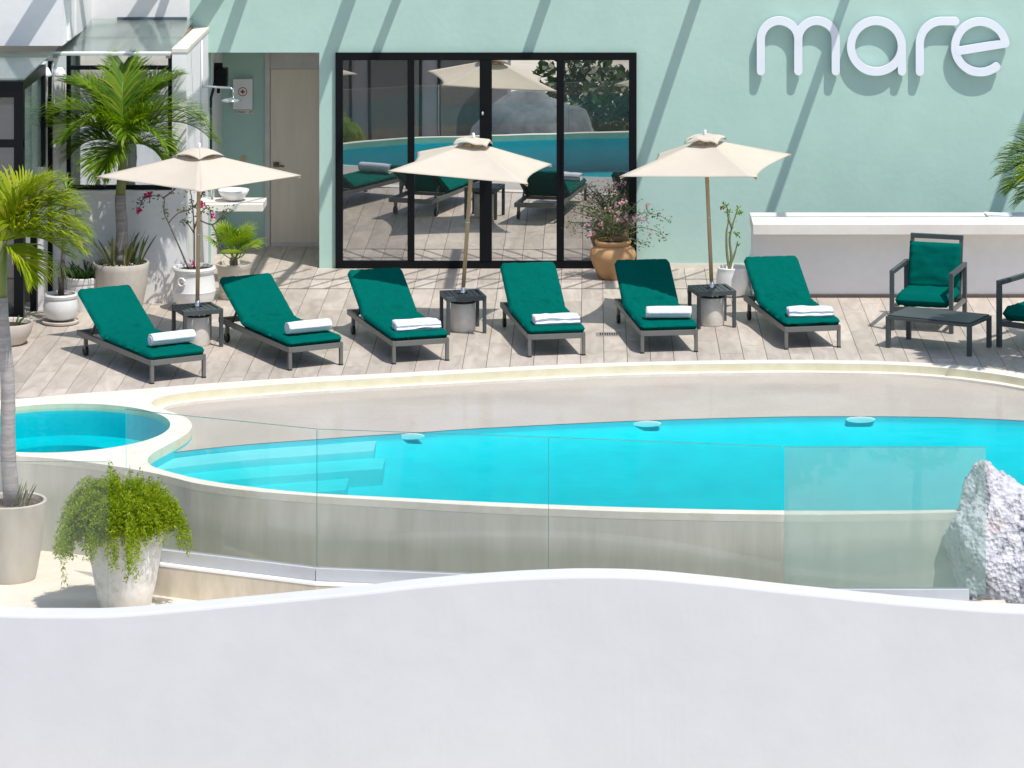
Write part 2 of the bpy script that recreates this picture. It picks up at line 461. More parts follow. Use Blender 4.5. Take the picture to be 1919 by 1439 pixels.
# ------------------------------------------------------------------ the setting: ground, deck, pool
YW = 41.54            # plane of the mint facade
g = MB().add([(-600,-200,-3.2),(600,-200,-3.2),(600,1200,-3.2),(-600,1200,-3.2)], [(0,1,2,3)]).build('ground', TERRACE)
tag(g, kind='structure')

DECK = [(-9,33.0),(-7.17,33.58),(-5.74,34.13),(-5.16,34.40),(-4.76,34.55),(-4.31,34.72),(-3.81,34.93),(-3.11,35.16),(-2.23,35.38),(-1.13,35.66),(-.56,35.80),
        (.3,35.96),(1.17,36.06),(2.05,36.10),(2.91,36.04),(3.76,35.82),(4.34,35.42),(4.95,34.72),(5.55,33.58),(5.99,31.9)]
INNER = [(-4.26,34.01),(-4.21,34.27),(-3.99,34.49),(-3.59,34.69),(-2.91,34.95),(-2.04,35.21),(-1.13,35.46),(.3,35.79),(1.75,35.92),(2.61,35.90),(3.19,35.82),
         (3.74,35.60),(4.31,35.16),(4.9,34.42),(5.36,33.23),(5.51,31.9)]
NECK = [(-4.16,33.80),(-3.99,33.58),(-3.84,33.35),(-3.76,33.07),(-3.75,32.77),(-3.81,32.46),(-3.9,32.16),(-3.98,31.86),(-3.99,31.60),(-3.91,31.36),(-3.69,31.11),
        (-3.36,30.82),(-2.85,30.54),(-2.37,30.36),(-1.6,30.19),(-.96,30.06),(.25,29.87),(1.63,29.75),(3.03,29.78),(3.68,29.98),(4.49,30.50)]
SHELFL = [(-4.06,31.98),(-3.96,32.24),(-3.77,32.40),(-3.22,32.67),(-2.58,32.89),(-2.13,33.04),(-1.59,33.20),(-1.06,33.36),(.28,33.66),(1.65,33.85),(2.46,33.88),
          (3.28,33.85),(4.13,33.69),(5.0,33.34),(5.66,32.78)]
OUTER = [(-9,32.2),(-6.84,32.01),(-6.09,31.90),(-5.34,31.79),(-5.04,31.73),(-4.74,31.63),(-4.42,31.47),(-4.12,31.29),(-3.86,31.10),(-3.66,30.92),(-3.43,30.71),
         (-3.0,30.47),(-2.37,30.26),(-1.59,30.07),(-.95,29.92),(-.23,29.79),(.49,29.69),(1.62,29.61),(2.42,29.63),(3.12,29.70),(3.66,29.87),(4.47,30.36),(5.4,31.1)]
poolB = spline(INNER + NECK[::-1], closed=True, k=5)
deckS = spline(DECK, k=4); outS = spline(OUTER, k=4)
deckT = [(p.x,p.y) for p in deckS]
SP = (-5.0,32.95); SR = 1.045
circ = [(SP[0]+SR*math.cos(2*PI*i/72), SP[1]+SR*math.sin(2*PI*i/72)) for i in range(72)]

# deck slab and planks
sl = MB().box(-9.5,7.5,39.2,43.3,-.4,-.022)
loop = [(-9.5,39.3),(7.5,39.3),(7.5,31.9)] + [(x,y+.01) for x,y in deckT[::-1]]
slab = poly_sheet([loop], -.022)
deck = slab.build('deck', SUBFLOOR); tag(deck, kind='structure')
sub2 = sl.build('deck_base', SUBFLOOR, deck)
PW, PL, GAP = .24, 1.2, .0055
full = MB().box(-PW/2+GAP/2, PW/2-GAP/2, -PL/2+GAP/2, PL/2-GAP/2, -.018, 0)
fullme = None
planks = []; field = MB()
def ymax(x):
    if -4.66 < x < -3.2: return 43.1
    if x <= -4.66: return 39.36
    if x > 1.9: return 40.2
    return YW
rp = random.Random(3)
i0 = -36
for i in range(i0, 27):
    x0 = .12 + PW*i; xc = x0 + PW/2
    off = (i*.4 + rp.choice((0,.13,.27)))%1.2
    y = 33.0 + off - 1.2
    top = ymax(xc)
    outlying = xc < -6.45 or xc > 5.2
    if xc < -7.4 or xc > 6: continue
    e0 = interp(deckT, x0)+.006; e1 = interp(deckT, x0+PW)+.006
    while y < top:
        o = None
        ya, yb = y, min(y+PL, top)
        if yb > min(e0,e1)+.02:
            if outlying:
                a0 = max(ya,e0,e1)
                if yb-a0 > .05: field.box(x0+GAP/2,x0+PW-GAP/2,a0+GAP/2,yb-GAP/2,-.018,0)
            elif ya >= max(e0,e1) and yb == y+PL:
                if fullme is None:
                    o = full.build('plank', PLANK, deck, loc=(xc, y+PL/2, 0)); fullme = o.data
                else: o = link('plank', fullme, None, deck, loc=(xc, y+PL/2, 0))
            else:
                a0 = max(ya,e0); a1 = max(ya,e1)
                cx, cy = xc, (max(a0,a1)+yb)/2
                h = PW/2-GAP/2
                vs = [(-h,a0+GAP/2-cy,-.018),(h,a1+GAP/2-cy,-.018),(h,yb-GAP/2-cy,-.018),(-h,yb-GAP/2-cy,-.018)]
                if min(vs[2][1]-vs[1][1], vs[3][1]-vs[0][1]) > .01:
                    vs += [(p[0],p[1],0) for p in vs]
                    o = MB().add(vs, [(0,3,2,1),(4,5,6,7),(0,1,5,4),(1,2,6,5),(2,3,7,6),(3,0,4,7)]).build('plank', PLANK, deck, loc=(cx,cy,0))
            if o: planks.append(o)
        y += PL

tag(field.build('outlying_planks', PLANK, deck), kind='stuff')
# coping, rim, basin, water
cop = poly_sheet([[(p.x,p.y) for p in deckS] + [(p.x,p.y) for p in outS[::-1]], [(p.x,p.y) for p in poolB], circ], .008)
wall_strip(cop, [(p.x,p.y) for p in outS], -.055, .008, closed=False)
# underside lip
o = cop.build('pool_coping', CREAM); tag(o, kind='structure')
rim = MB(); wall_strip(rim, [(p.x,p.y) for p in poolB], -.075, .0075); wall_strip(rim, circ, -.06, .0075)
rim.build('pool_rim', RIM, o)
# ledge line just above the water along the back
ledge = MB()
lb = spline(INNER, k=5)
for p,q in zip(lb, lb[1:]):
    n1 = Vector((-(q-p).y,(q-p).x,0)).normalized()*-.085
ins = []
for i,p in enumerate(lb):
    d = (lb[min(i+1,len(lb)-1)]-lb[max(i-1,0)]).normalized(); ins.append((p.x+d.y*.09, p.y-d.x*.09))
n = len(lb)
ledge.add([(p.x,p.y,-.068) for p in lb]+[(a,b,-.068) for a,b in ins]+[(a,b,-.12) for a,b in ins],
          [(i,i+n,i+n+1,i+1) for i in range(n-1)]+[(i+n,i+2*n,i+2*n+1,i+n+1) for i in range(n-1)])
ledge.build('waterline_ledge', CREAM, o)

basin = poly_sheet([[(p.x,p.y) for p in poolB]], -.55)
wall_strip(basin, [(p.x,p.y) for p in poolB], -.55, -.075)
bz = [(SP[0]+.01*0+x*1.0, y) for x,y in [(a-SP[0],b) for a,b in circ]]
basin2 = poly_sheet([circ], -.55); wall_strip(basin2, circ, -.55, -.06)
basin.add(basin2.v, basin2.f)
# seat ring in the small pool
seat = [(SP[0]+.62*math.cos(2*PI*i/72), SP[1]+.62*math.sin(2*PI*i/72)) for i in range(72)]
ring = poly_sheet([circ, seat], -.30); wall_strip(ring, seat, -.55, -.30)
basin.add(ring.v, ring.f)
o = basin.build('pool_basin', BLUE); tag(o, kind='structure')
sh = spline(SHELFL, k=5)
shl = [(p.x,p.y) for p in sh] + [(5.5,33.4)] + [(p.x,p.y+.03) for p in spline(INNER[:-1], k=4)[::-1]] + [(x-.03,y) for x,y in NECK[:6]]
shelf = poly_sheet([shl], -.094)
so = shelf.build('beach_shelf', SHELF); tag(so, kind='structure')
ris = MB(); shn = len(sh)
outT = [(p.x,p.y) for p in outS]
def slope(off, z): return [(p.x, max(p.y-off, min(p.y-.02, interp(outT,p.x)+.45)), z) for p in sh]
ris.add([(p.x,p.y-.002,-.096) for p in sh]+[(p.x,p.y-.004,-.56 if p.x < -3.3 else -.19) for p in sh]+slope(.45,-.30)+slope(1.3,-.44)+slope(2.4,-.56),
        [(k*shn+i,(k+1)*shn+i,(k+1)*shn+i+1,k*shn+i+1) for k in range(4) for i in range(shn-1) if k == 0 or sh[i].x > -3.3])
ris.build('shelf_riser', BLUE, o, True)
# entry steps at the left end of the deep part
steps = []
for k,(o0,o1,zt,xe) in enumerate(((.004,.42,-.145,-2.02),(.42,.86,-.215,-1.9),(.86,1.30,-.285,-2.2))):
    line = [p for p in sh if -4.02 < p.x < xe+.05]
    n = len(line); m = MB()
    m.add([(p.x,p.y-o0,zt) for p in line]+[(p.x,p.y-o1,zt) for p in line]+[(p.x,p.y-o1,-.56) for p in line]+[(p.x,p.y-o0,-.56) for p in line],
          [(i,i+n,i+n+1,i+1) for i in range(n-1)]+[(i+n,i+2*n,i+2*n+1,i+n+1) for i in range(n-1)]+[(n-1,2*n-1,3*n-1,4*n-1)])
    m.build('step', PLASTER, o)
# water bodies
wl = [(p.x,p.y-.003) for p in sh] + [(5.6,31.9)] + [(p.x,p.y-.004) for p in spline([(5.2,31.2)]+NECK[::-1][:-7], k=5)]
wt = poly_sheet([wl], -.09); nb = len(wt.v)
bot = poly_sheet([wl], -.60)
wt.add(bot.v, [f[::-1] for f in bot.f]); wall_strip(wt, wl, -.60, -.09)
w1 = wt.build('pool_water', WATER); tag(w1, kind='structure')
c2 = [(SP[0]+(SR+.01)*math.cos(2*PI*i/72), SP[1]+(SR+.01)*math.sin(2*PI*i/72)) for i in range(72)]
wt = poly_sheet([c2], -.03); bot = poly_sheet([c2], -.60)
wt.add(bot.v, [f[::-1] for f in bot.f]); wall_strip(wt, c2, -.60, -.03)
w2 = wt.build('plunge_pool_water', WATER); tag(w2, kind='structure')

# pool lights in the riser
LENS = pm('lens', (.9,.92,.92), rough=.4)
def pool_light(x, y, lab):
    t = empty('pool_light', (x,y-.012,-.122), 0, lab, 'pool light', 'pool lights under the shelf edge')
    m = MB()
    n=28
    pts=[(.135*math.cos(2*PI*i/n),0,.027*math.sin(2*PI*i/n)) for i in range(n)]
    m.add([(a,.008,c) for a,b,c in pts]+[(a*1.05,.03,c*1.05) for a,b,c in pts], [tuple(range(n))[::-1]]+[(i,(i+1)%n,n+(i+1)%n,n+i) for i in range(n)])
    m.build('lens', LENS, t)
    MB().box(-.02,.02,.03,.05,-.01,.01).build('niche', STEEL, t)
for x,lab in ((-1.72,'underwater pool light nearest the entry steps'),(.52,'underwater pool light in the middle of the shelf edge'),(2.58,'underwater pool light furthest right under the shelf edge')):
    pool_light(x, interp([(p.x,p.y) for p in sh], x)-.02, lab)

# retaining wall of the pool (front) and lower terrace
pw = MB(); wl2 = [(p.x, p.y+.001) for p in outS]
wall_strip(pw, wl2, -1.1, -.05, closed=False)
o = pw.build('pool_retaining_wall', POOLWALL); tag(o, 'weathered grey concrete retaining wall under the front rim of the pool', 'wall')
lt = MB(); lt.box(-9,6.5,28.82,32.6,-1.0,-.83)
o = lt.build('lower_terrace', pm('pale_screed',(.82,.755,.65),(.74,.665,.55),scale=1.6,rough=.8,bump=.1,bscale=30,spec=.2,fine=(11,.05))); tag(o, kind='structure')

# ------------------------------------------------------------------ wavy white parapet in front
WAVE = [(-8.0,-.44),(-6.6,-.478),(-5.73,-.518),(-4.85,-.557),(-4.41,-.566),(-3.98,-.566),(-3.63,-.544),(-3.1,-.496),(-2.67,-.456),(-2.23,-.413),(-1.79,-.369),(-1.36,-.321),
        (-.92,-.282),(-.48,-.255),(-.04,-.242),(.39,-.251),(.83,-.286),(1.27,-.334),(1.7,-.382),(2.14,-.426),(2.58,-.47),(3.02,-.505),(3.54,-.535),(4.33,-.548),(5.64,-.487),(7.5,-.40)]
ws = spline([(a,b,0) for a,b in WAVE], k=6)
mb = MB(); sec = []
YB, YF = 28.85, 28.60
prof = [(YB,-3.2,0),(YB,-.02,1),(YB-.015,0,1),(YF+.02,0,1),(YF+.006,-.006,1),(YF,-.022,1),(YF,-.5,1),(YF,-3.2,0)]
n = len(prof)
for p in ws:
    for (yy,dz,rel) in prof:
        jig = .004*noise.noise(Vector((p.x*2.2,dz*3,0)))+.006*noise.noise(Vector((p.x*.8,dz*2,5)))
        mb.v.append((p.x, yy+(jig if yy<28.7 else 0), (p.y+dz+ (.003*noise.noise(Vector((p.x*3,0,2))))) if rel else dz))
for i in range(len(ws)-1):
    for k in range(n-1):
        a = i*n+k; mb.f.append((a,a+1,a+n+1,a+n))
o = mb.build('wavy_parapet', WHITE_WALL)
tag(o, 'long white plastered parapet with a gently waving top edge across the foreground', 'wall')

# ------------------------------------------------------------------ mint building
B = empty('mint_building', (0,YW,0), 0, 'mint green rendered building with black sliding doors and a recessed doorway', 'building')
def bpart(mb, name, mat, bevel=0, parent=None, smooth=False):
    mb.v = [(x, y-YW, z) for x,y,z in mb.v]
    return mb.build(name, mat, parent or B, smooth, bevel)
TOPZ = 8.0
m = MB(); m.box(-4.75,-4.53,YW,YW+.3,-.1,TOPZ); m.box(-4.53,-3.22,YW,YW+.3,2.54,TOPZ); m.box(-3.22,9,YW,YW+.3,-.1,TOPZ)
bpart(m, 'facade_wall', MINT)
m = MB(); m.box(-4.53,-3.66,43.1,43.3,-.1,2.7); bpart(m, 'recess_back_wall', MINT)
m = MB(); m.box(-3.22,-3.0,YW+.3,43.3,-.1,2.7); bpart(m, 'recess_side_wall', MINT)
m = MB(); m.box(-4.75,-4.53,YW+.3,43.3,-.1,2.7); bpart(m, 'recess_left_wall', WHITE)
m = MB(); m.box(-4.53,-3.22,YW+.302,43.1,2.545,2.7); bpart(m, 'recess_ceiling', WHITE)
# recess door
s2 = 6600/43.1
m = MB(); m.box(-4.0,-3.94,43.03,43.1,0,2.5); m.box(-3.94,-3.22,43.05,43.1,2.17,2.5); bpart(m, 'door_frame', DOOR_F)
m = MB(); m.box(-3.935,-3.225,43.055,43.1,.0,2.165); dr = bpart(m, 'door', DOOR_W)
m = MB(); m.box(-3.935,-3.225,43.045,43.056,.0,.05); bpart(m, 'kick_strip', DOOR_F, parent=dr)
m = MB(); m.box(-3.90,-3.83,43.035,43.055,.97,1.03); m.tube([(-3.87,43.04,1.0),(-3.87,42.99,1.0),(-3.76,42.99,.985)], .011, 8)
bpart(m, 'handle', pm('bronze', (.16,.13,.11), rough=.35, metal=.8), parent=dr)

# sliding doors
X0,X1 = (629-1110)/158.9, (1193-1110)/158.9
Z1 = 7.25-(98+650)/158.9
def wx(px): return (px-1110)/158.9
def wz(py): return 7.25-(py+650)/158.9
m = MB(); yf = YW-.05
m.box(X0,wx(643),yf,YW-.001,0,Z1); m.box(wx(1178.5),X1,yf,YW-.001,0,Z1)
m.box(wx(643),wx(1178.5),yf,YW-.001,wz(112),Z1); m.box(wx(643),wx(1178.5),yf,YW-.001,.0,wz(487.5))
fr = bpart(m, 'sliding_door_frame', BLACK, .004)
for a,b,proud in ((764,777,.005),(899,922,.012),(1043,1057,.005)):
    m = MB(); m.box(wx(a),wx(b),yf-proud,YW-.012,wz(487.5)+.001,wz(112)-.001); bpart(m, 'stile', BLACK, .003, fr)
for a,b,mt,dy in ((643,764,MIR_B,.016),(777,899,MIR_A,.026),(922,1043,MIR_A,.026),(1057,1178.5,MIR_B,.016)):
    m = MB(); m.box(wx(a),wx(b),YW-dy-.008,YW-dy,wz(487.5),wz(112)); bpart(m, 'glass_pane', mt, 0, fr)
m = MB(); m.lathe([(.012,0),(.016,.01),(.010,.02)], 12)
m.v = [(wx(905)+x, yf-.012-z, wz(211)+y*1.8) for x,y,z in m.v]; bpart(m, 'lock', CHROME, 0, fr, True)
for a in (1053,):
    m = MB(); m.box(wx(a)-.004,wx(a)+.004,yf-.03,yf-.006,1.0,1.55); bpart(m, 'pull_handle', BLACK, 0, fr)
m = MB(); m.box(wx(598),wx(1480),YW-.012,YW-.001,0,.045); 
m = MB(); m.box(X1+.001,1.8,YW-.014,YW-.001,0,.05); bpart(m, 'skirting', CREAM)

# ------------------------------------------------------------------ sign
SG = empty('wall_sign', (3.5,YW,3.0), 0, 'raised white rounded lettering reading mare on the mint wall', 'sign')
SY = YW-.095
sc_l = 6600/SY
def lx(px): return (px-1110)/sc_l
def lz(py): return 7.25-(py+650)/sc_l
SIGN = pm('sign_face', (.80,.83,.90), (.77,.80,.87), scale=2, rough=.5)
def stroke(mb, pts, w, y0, y1):
    P = [Vector((p[0],p[1])) for p in pts]; L=[];R=[]
    for i,p in enumerate(P):
        d = (P[min(i+1,len(P)-1)]-P[max(i-1,0)]).normalized(); nn = Vector((-d.y,d.x))*w/2
        L.append(p+nn); R.append(p-nn)
    def cap(c, d):
        a0 = math.atan2(d.y,d.x); return [c+Vector((math.cos(a0+t),math.sin(a0+t)))*w/2 for t in [(-PI/2)+PI*k/10 for k in range(1,10)]]
    d0 = (P[0]-P[1]).normalized(); d1 = (P[-1]-P[-2]).normalized()
    n = len(P)
    # body quads
    vs=[]; fs=[]
    for a,b in zip(L,R): vs += [(a.x,y0,a.y),(b.x,y0,b.y),(a.x,y1,a.y),(b.x,y1,b.y)]
    for i in range(n-1):
        k=4*i
        fs += [(k+1,k+5,k+4,k),(k+2,k+6,k+7,k+3),(k,k+4,k+6,k+2),(k+3,k+7,k+5,k+1)]
    mb.add(vs,fs)
    for c,d,A,Bq in ((P[0],d0,L[0],R[0]),(P[-1],d1,R[-1],L[-1])):
        arc = [A]+cap(c,d)[::1]+[Bq]
        # order arc from R to L side around the cap
        arc = sorted(arc, key=lambda q: math.atan2((q-c).cross(d) if False else d.x*(q-c).y-d.y*(q-c).x, d.dot(q-c)))
        m_ = len(arc)
        mb.add([(q.x,y0,q.y) for q in arc]+[(q.x,y1,q.y) for q in arc],
               [tuple(range(m_)), tuple(range(m_,2*m_))[::-1]]+[(i,i+m_,i+m_+1,i+1) for i in range(m_-1)])
LW = 15.2/sc_l
def arc(cx,cy,r,a0,a1,n=36): return [(lx(cx)+r/sc_l*math.cos(math.radians(a0+(a1-a0)*i/n)), lz(cy)+r/sc_l*math.sin(math.radians(a0+(a1-a0)*i/n))) for i in range(n+1)]
def letter(strokes):
    m = MB()
    for k,s in enumerate(strokes): stroke(m, s, LW*(1-.004*k), SY-.0015*k, SY+.055)
    m.v = [(x-3.5,y-YW,z-3.0) for x,y,z in m.v]
    lt = m.build('letter', SIGN, SG)
letter([[(lx(1426),lz(133.5))]+arc(1461,74,35.1,180,0)+[(lx(1496.1),lz(133.5))], arc(1531.2,74,35.1,180,0)+[(lx(1566.3),lz(133.5))]])
letter([arc(1642.5,86.7,47.6,0,359.9,64), [(lx(1690.4),lz(86)),(lx(1690.4),lz(134))]])
letter([[(lx(1724),lz(134.5))]+arc(1765.8,81.5,41.8,180,90)+[(lx(1790.5),lz(39.7))]])
letter([arc(1837.5,88,47.4,8,309,60), [(lx(1797),lz(95.5)),(lx(1884),lz(81.5))]])
for px,py in ((1426,110),(1496,110),(1566,110),(1600,100),(1685,100),(1724,110),(1795,90),(1850,130)):
    MB().tube([(lx(px)-3.5,SY+.05-YW,lz(py)-3.0),(lx(px)-3.5,-.001,lz(py)-3.0)], .008, 6).build('standoff_pin', STEEL, SG)

# ------------------------------------------------------------------ white bay with glass roof, upper wing
BY = 39.3
BAY = empty('white_bay', (-5.3,BY,0), 0, 'white rendered bay with a black framed window and glass roof behind the palm', 'bay wall')
def ypart(mb, name, mat, parent=None, bevel=0, smooth=False):
    mb.v = [(x+5.3, y-BY, z) for x,y,z in mb.v]
    return mb.build(name, mat, parent or BAY, smooth, bevel)
bx0,bx1 = -6.07,-4.53
wx0,wx1,wz0,wz1 = -5.87,-4.69,1.28,2.76
m = MB(); m.box(bx0,bx1,BY,BY+.14,-.05,wz0-.06); m.box(bx0,wx0,BY,BY+.14,wz0-.06,2.79); m.box(wx1,bx1,BY,BY+.14,wz0-.06,2.79)
m.box(wx0,wx1,BY+.002,BY+.14,2.77,2.79)
ypart(m,'front_wall',WHITE)
m = MB(); m.box(bx1-.14,bx1,BY+.14,YW,-.05,2.79); ypart(m,'side_wall',WHITE)
m = MB(); m.box(bx1-.165,bx1+.012,BY-.01,YW,2.79,2.84); ypart(m,'side_cap',CREAM,None,.006)
m = MB(); m.box(wx0-.04,wx1+.03,BY-.035,BY-.001,wz0-.06,wz0-.02); ypart(m,'window_sill',WHITE,None,.004)
m = MB()
m.box(wx0,wx0+.045,BY+.01,BY+.07,wz0-.02,wz1); m.box(wx1-.045,wx1,BY+.01,BY+.07,wz0-.02,wz1)
m.box(wx0+.045,wx1-.045,BY+.01,BY+.07,wz0-.02,wz0+.03); m.box(wx0+.045,wx1-.045,BY+.01,BY+.07,2.60,2.645)
win = ypart(m,'window_frame',BLACK)
m = MB().add([(wx0+.045,BY+.035,wz0+.03),(wx1-.045,BY+.035,wz0+.03),(wx1-.045,BY+.035,2.60),(wx0+.045,BY+.035,2.60)],[(0,1,2,3)]); ypart(m,'glass_pane',GLASS_W,win)
m = MB(); m.box(wx0+.045,wx1-.045,BY+.035,BY+.041,2.645,wz1); ypart(m,'glass_pane',GLASS_W,win)
m = MB(); nn=60
for i in range(nn+1):
    x = wx0+.03+(wx1-wx0-.06)*i/nn; yy = BY+.115+.03*math.sin(i*1.05)+.015*math.sin(i*.37)
    m.v += [(x,yy,wz0-.03),(x,yy,2.75)]
m.f += [(2*i,2*i+2,2*i+3,2*i+1) for i in range(nn)]
VOILE=pm('curtain_voile',(.86,.90,.885),(.78,.84,.82),scale=2.5,stretch=(3,1,.3),rough=.9)
translucent(VOILE,.5,(.9,.93,.91))
ypart(m,'curtain',VOILE,win,0,True)
# glass roof: two sheets with lap joint
def roof(x0,x1,y0,y1,z0,z1,name='roof_pane'):
    m = MB(); m.add([(x0,y0,z0),(x1,y0,z0),(x1,y1,z1),(x0,y1,z1)]+[(x0,y0,z0+.012),(x1,y0,z0+.012),(x1,y1,z1+.012),(x0,y1,z1+.012)],
        [(0,3,2,1),(4,5,6,7),(0,1,5,4),(1,2,6,5),(2,3,7,6),(3,0,4,7)])
    return ypart(m,name,GLASS_C)
roof(-6.02,-4.70,BY-.06,40.36,2.765,2.84); roof(-6.02,-4.70,40.37,YW-.02,2.842,2.93)
m = MB()
for x in (-5.99,-5.36,-4.73): m.bar((x,BY-.05,2.75),(x,YW,2.85),.045,.03)
ypart(m,'roof_bearer',pm('aged_timber',(.40,.30,.22),(.28,.19,.13),scale=10,rough=.8))
UW = empty('upper_wing', (-8,39.2,2.9), 0, 'plain white upper wing above the glass canopy at top left', 'building')
m = MB(); m.box(-3.5,2.1,0,2.34,-.02,5.4); m.build('wall', WHITE, UW)
m = MB(); m.box(2.1,2.13,.35,.50,0,5.4); m.box(2.1,2.12,.95,1.0,0,5.4); m.build('downpipe', WHITE, UW)
m = MB(); m.box(-9,-4.75,YW,YW+.3,-.1,TOPZ); bpart(m,'white_facade_wall',WHITE)
m = MB(); m.box(-5.6,-4.78,YW-.035,YW-.001,2.925,2.96); bpart(m,'roof_flashing',pm('flashing',(.10,.14,.17),rough=.5))
m = MB(); m.box(-4.985,-4.955,YW-.03,YW-.001,2.83,2.91); bpart(m,'bracket',TERRA)

# ------------------------------------------------------------------ glazed pavilion at far left
PV = empty('glazed_pavilion', (-6.02,37.26,0), 0, 'dark framed glazed porch with a sloping glass roof at the left edge', 'porch')
m = MB()
m.box(-.10,0,0,.10,0,2.72); m.box(-.62,-.54,0,.08,0,2.72); m.box(-2.4,-.10,0,.08,2.55,2.72); m.box(-2.4,0,.001,.07,2.02,2.10); m.box(-2.4,-.1,0.002,.07,0,.10)
m.bar((-.50,.04,2.10),(-.28,.04,2.55),.05,.04,(0,1,0)); m.bar((-.5,.045,2.45),(-.12,.045,2.62),.04,.03,(0,1,0))
m.box(-.08,0,.10,1.54,2.62,2.72); m.box(-.08,0,1.46,1.54,1.6,2.62)
pf = m.build('frame', BLACK, PV)
m = MB(); m.box(-.54,-.1,.03,.036,.1,2.02); m.build('glass_pane', MIR_C, pf)
m = MB(); m.box(-.54,-.1,.03,.036,2.1,2.55); m.build('glass_pane', MIR_C, pf)
m = MB(); m.box(-2.4,-.62,.03,.036,.1,2.55); m.build('glass_pane', MIR_C, pf)
m = MB(); m.box(-.046,-.04,.10,1.46,1.55,2.62); m.build('side_glass_pane', GLASS_D, pf)
m = MB(); m.add([(-2.5,-.05,2.745),(.02,-.05,2.745),(.02,1.98,2.80),(-2.5,1.98,2.80),(-2.5,-.05,2.76),(.02,-.05,2.76),(.02,1.98,2.815),(-2.5,1.98,2.815)],[(0,3,2,1),(4,5,6,7),(0,1,5,4),(1,2,6,5),(2,3,7,6),(3,0,4,7)])
m.build('roof_pane', GLASS_C, PV)
m = MB(); m.box(-.17,-.10,1.52,1.60,0,2.6); m.build('door_post', BLACK, PV)
m = MB(); m.box(-.05,.0,2.0,2.04,0,2.7); m.build('door_post', BLACK, PV)
m = MB(); m.box(-.06,-.01,0.1,.14,0,2.0); m.build('door_post', pm('brown_post',(.22,.19,.17),rough=.6), PV)
m = MB(); m.box(-.10,-.05,1.62,2.04,0,2.7); m.build('reveal_wall', WHITE, PV)
m = MB(); m.box(-2.4,-.3,1.9,2.03,0,2.75); m.build('inner_wall', pm('inner_grey',(.30,.30,.31),rough=.8), PV)
# wall lamp
LP = empty('wall_lamp', (-6.0,39.1,2.55), 0, 'white two arm wall lamp under the glass roof beside the palm', 'lamp')
m = MB(); m.lathe([(.03,.10),(.075,.02),(.06,.0)],16,(-.07,0,0)); m.lathe([(.03,.10),(.075,.02),(.06,.0)],16,(.09,0,0)); m.build('shade', WHITE, LP, True)
m = MB(); m.tube([(.01,.05,.16),(.01,0,.12),(.01,0,-.35)],.012,8); m.build('stem', CHROME, LP, True)
m = MB(); m.box(-.06,.08,-.03,.05,-.43,-.36); m.build('driver_box', BLACK, LP)

# ------------------------------------------------------------------ overhead frame above the picture that casts the stripes
PG = empty('canopy_frame', (0,YW,4.2), 0, 'steel frame projecting from the mint wall overhead, casting the stripe shadows', 'frame')
STL = pm('painted_steel',(.7,.7,.7),rough=.5)
for Xs,k,w in ((-5.25,-.8,.17),(-5.04,0,.10),(-4.48,-.75,.2),(-4.14,0,.14),(-2.87,0,.155),(-2.31,-.1,.10),(-.55,0,.12),(1.22,.03,.12),(2.98,-.02,.105),(5.62,0,.15)):
    x0 = Xs+.359-.395*k
    MB().bar((x0,-.01,0),(x0+k*2.94,-2.94,0),w,.03).build('beam', STL, PG)
for yy in (-2.96,-2.34):
    MB().bar((-4.6,yy,.0),(6.5,yy,.0),.035,.035).build('rail', STL, PG)
for i in range(17):
    x = -3.2+i*.33+.05*math.sin(i*2.1)
    MB().bar((x,-2.96,.03),(x+.72,-1.68,.03),.028,.02).build('brace', STL, PG)

# ------------------------------------------------------------------ bar counter
CT = empty('bar_counter', (1.793,39.32,0), 0, 'long white bar counter with thick stone top along the mint wall', 'counter')
m = MB(); m.box(0,6,.0,.83,.755,.875); m.build('worktop', SLAB, CT, False, .006)
m = MB(); m.box(.012,6,.32,.75,0,.7545); m.build('base', WHITE, CT)
m = MB(); m.box(.012,6,.305,.319,0,.035); m.build('skirting', pm('brown_skirting',(.25,.19,.15),rough=.7), CT)
MN = empty('menu_folder', (4.70,39.95,.8755), .02, 'open white menu folder lying on the bar counter', 'menu')
m = MB(); m.add([(-.22,-.13,.0),(.02,-.13,.0),(.02,.13,.0),(-.22,.13,.0),(-.24,-.13,.018),(.02,-.13,.006),(.02,.13,.006),(-.24,.13,.018)],[(0,3,2,1),(4,5,6,7),(0,1,5,4),(1,2,6,5),(2,3,7,6),(3,0,4,7)])
m.build('left_page', pm('paper',(.78,.8,.82),rough=.6), MN)
m = MB(); m.add([(.022,-.13,.0),(.3,-.13,.0),(.3,.13,.0),(.022,.13,.0),(.022,-.13,.006),(.3,-.13,.02),(.3,.13,.02),(.022,.13,.006)],[(0,3,2,1),(4,5,6,7),(0,1,5,4),(1,2,6,5),(2,3,7,6),(3,0,4,7)])
m.build('right_page', pm('grey_cover',(.42,.45,.5),rough=.5), MN)

# ------------------------------------------------------------------ wash basin, shower, first aid box
SK = empty('wash_basin', (-4.53,40.55,.86), 0, 'white round basin standing on a thick white shelf by the doorway', 'basin')
m = MB(); m.box(.001,.76,-.25,.25,0,.085); m.build('shelf', SLAB, SK, False, .005)
m = MB(); m.lathe([(.06,0),(.12,.03),(.165,.09),(.18,.13),(.17,.13),(.12,.05),(.001,.03)],32,(.40,.0,.0855)); m.build('bowl', POT_W, SK, True)
m = MB(); m.tube([(.14,.12,.085),(.14,.12,.25),(.16,.08,.28),(.22,.02,.27)],.013,8); m.build('tap', CHROME, SK, True)
SW = empty('shower', (-4.53,40.7,0), 0, 'chrome outdoor shower arm and head on the white side wall', 'shower')
m = MB(); m.tube([(.018,0,1.0),(.018,0,2.78)],.012,8); m.build('riser_pipe', pm('white_pipe',(.7,.73,.74),rough=.4), SW, True)
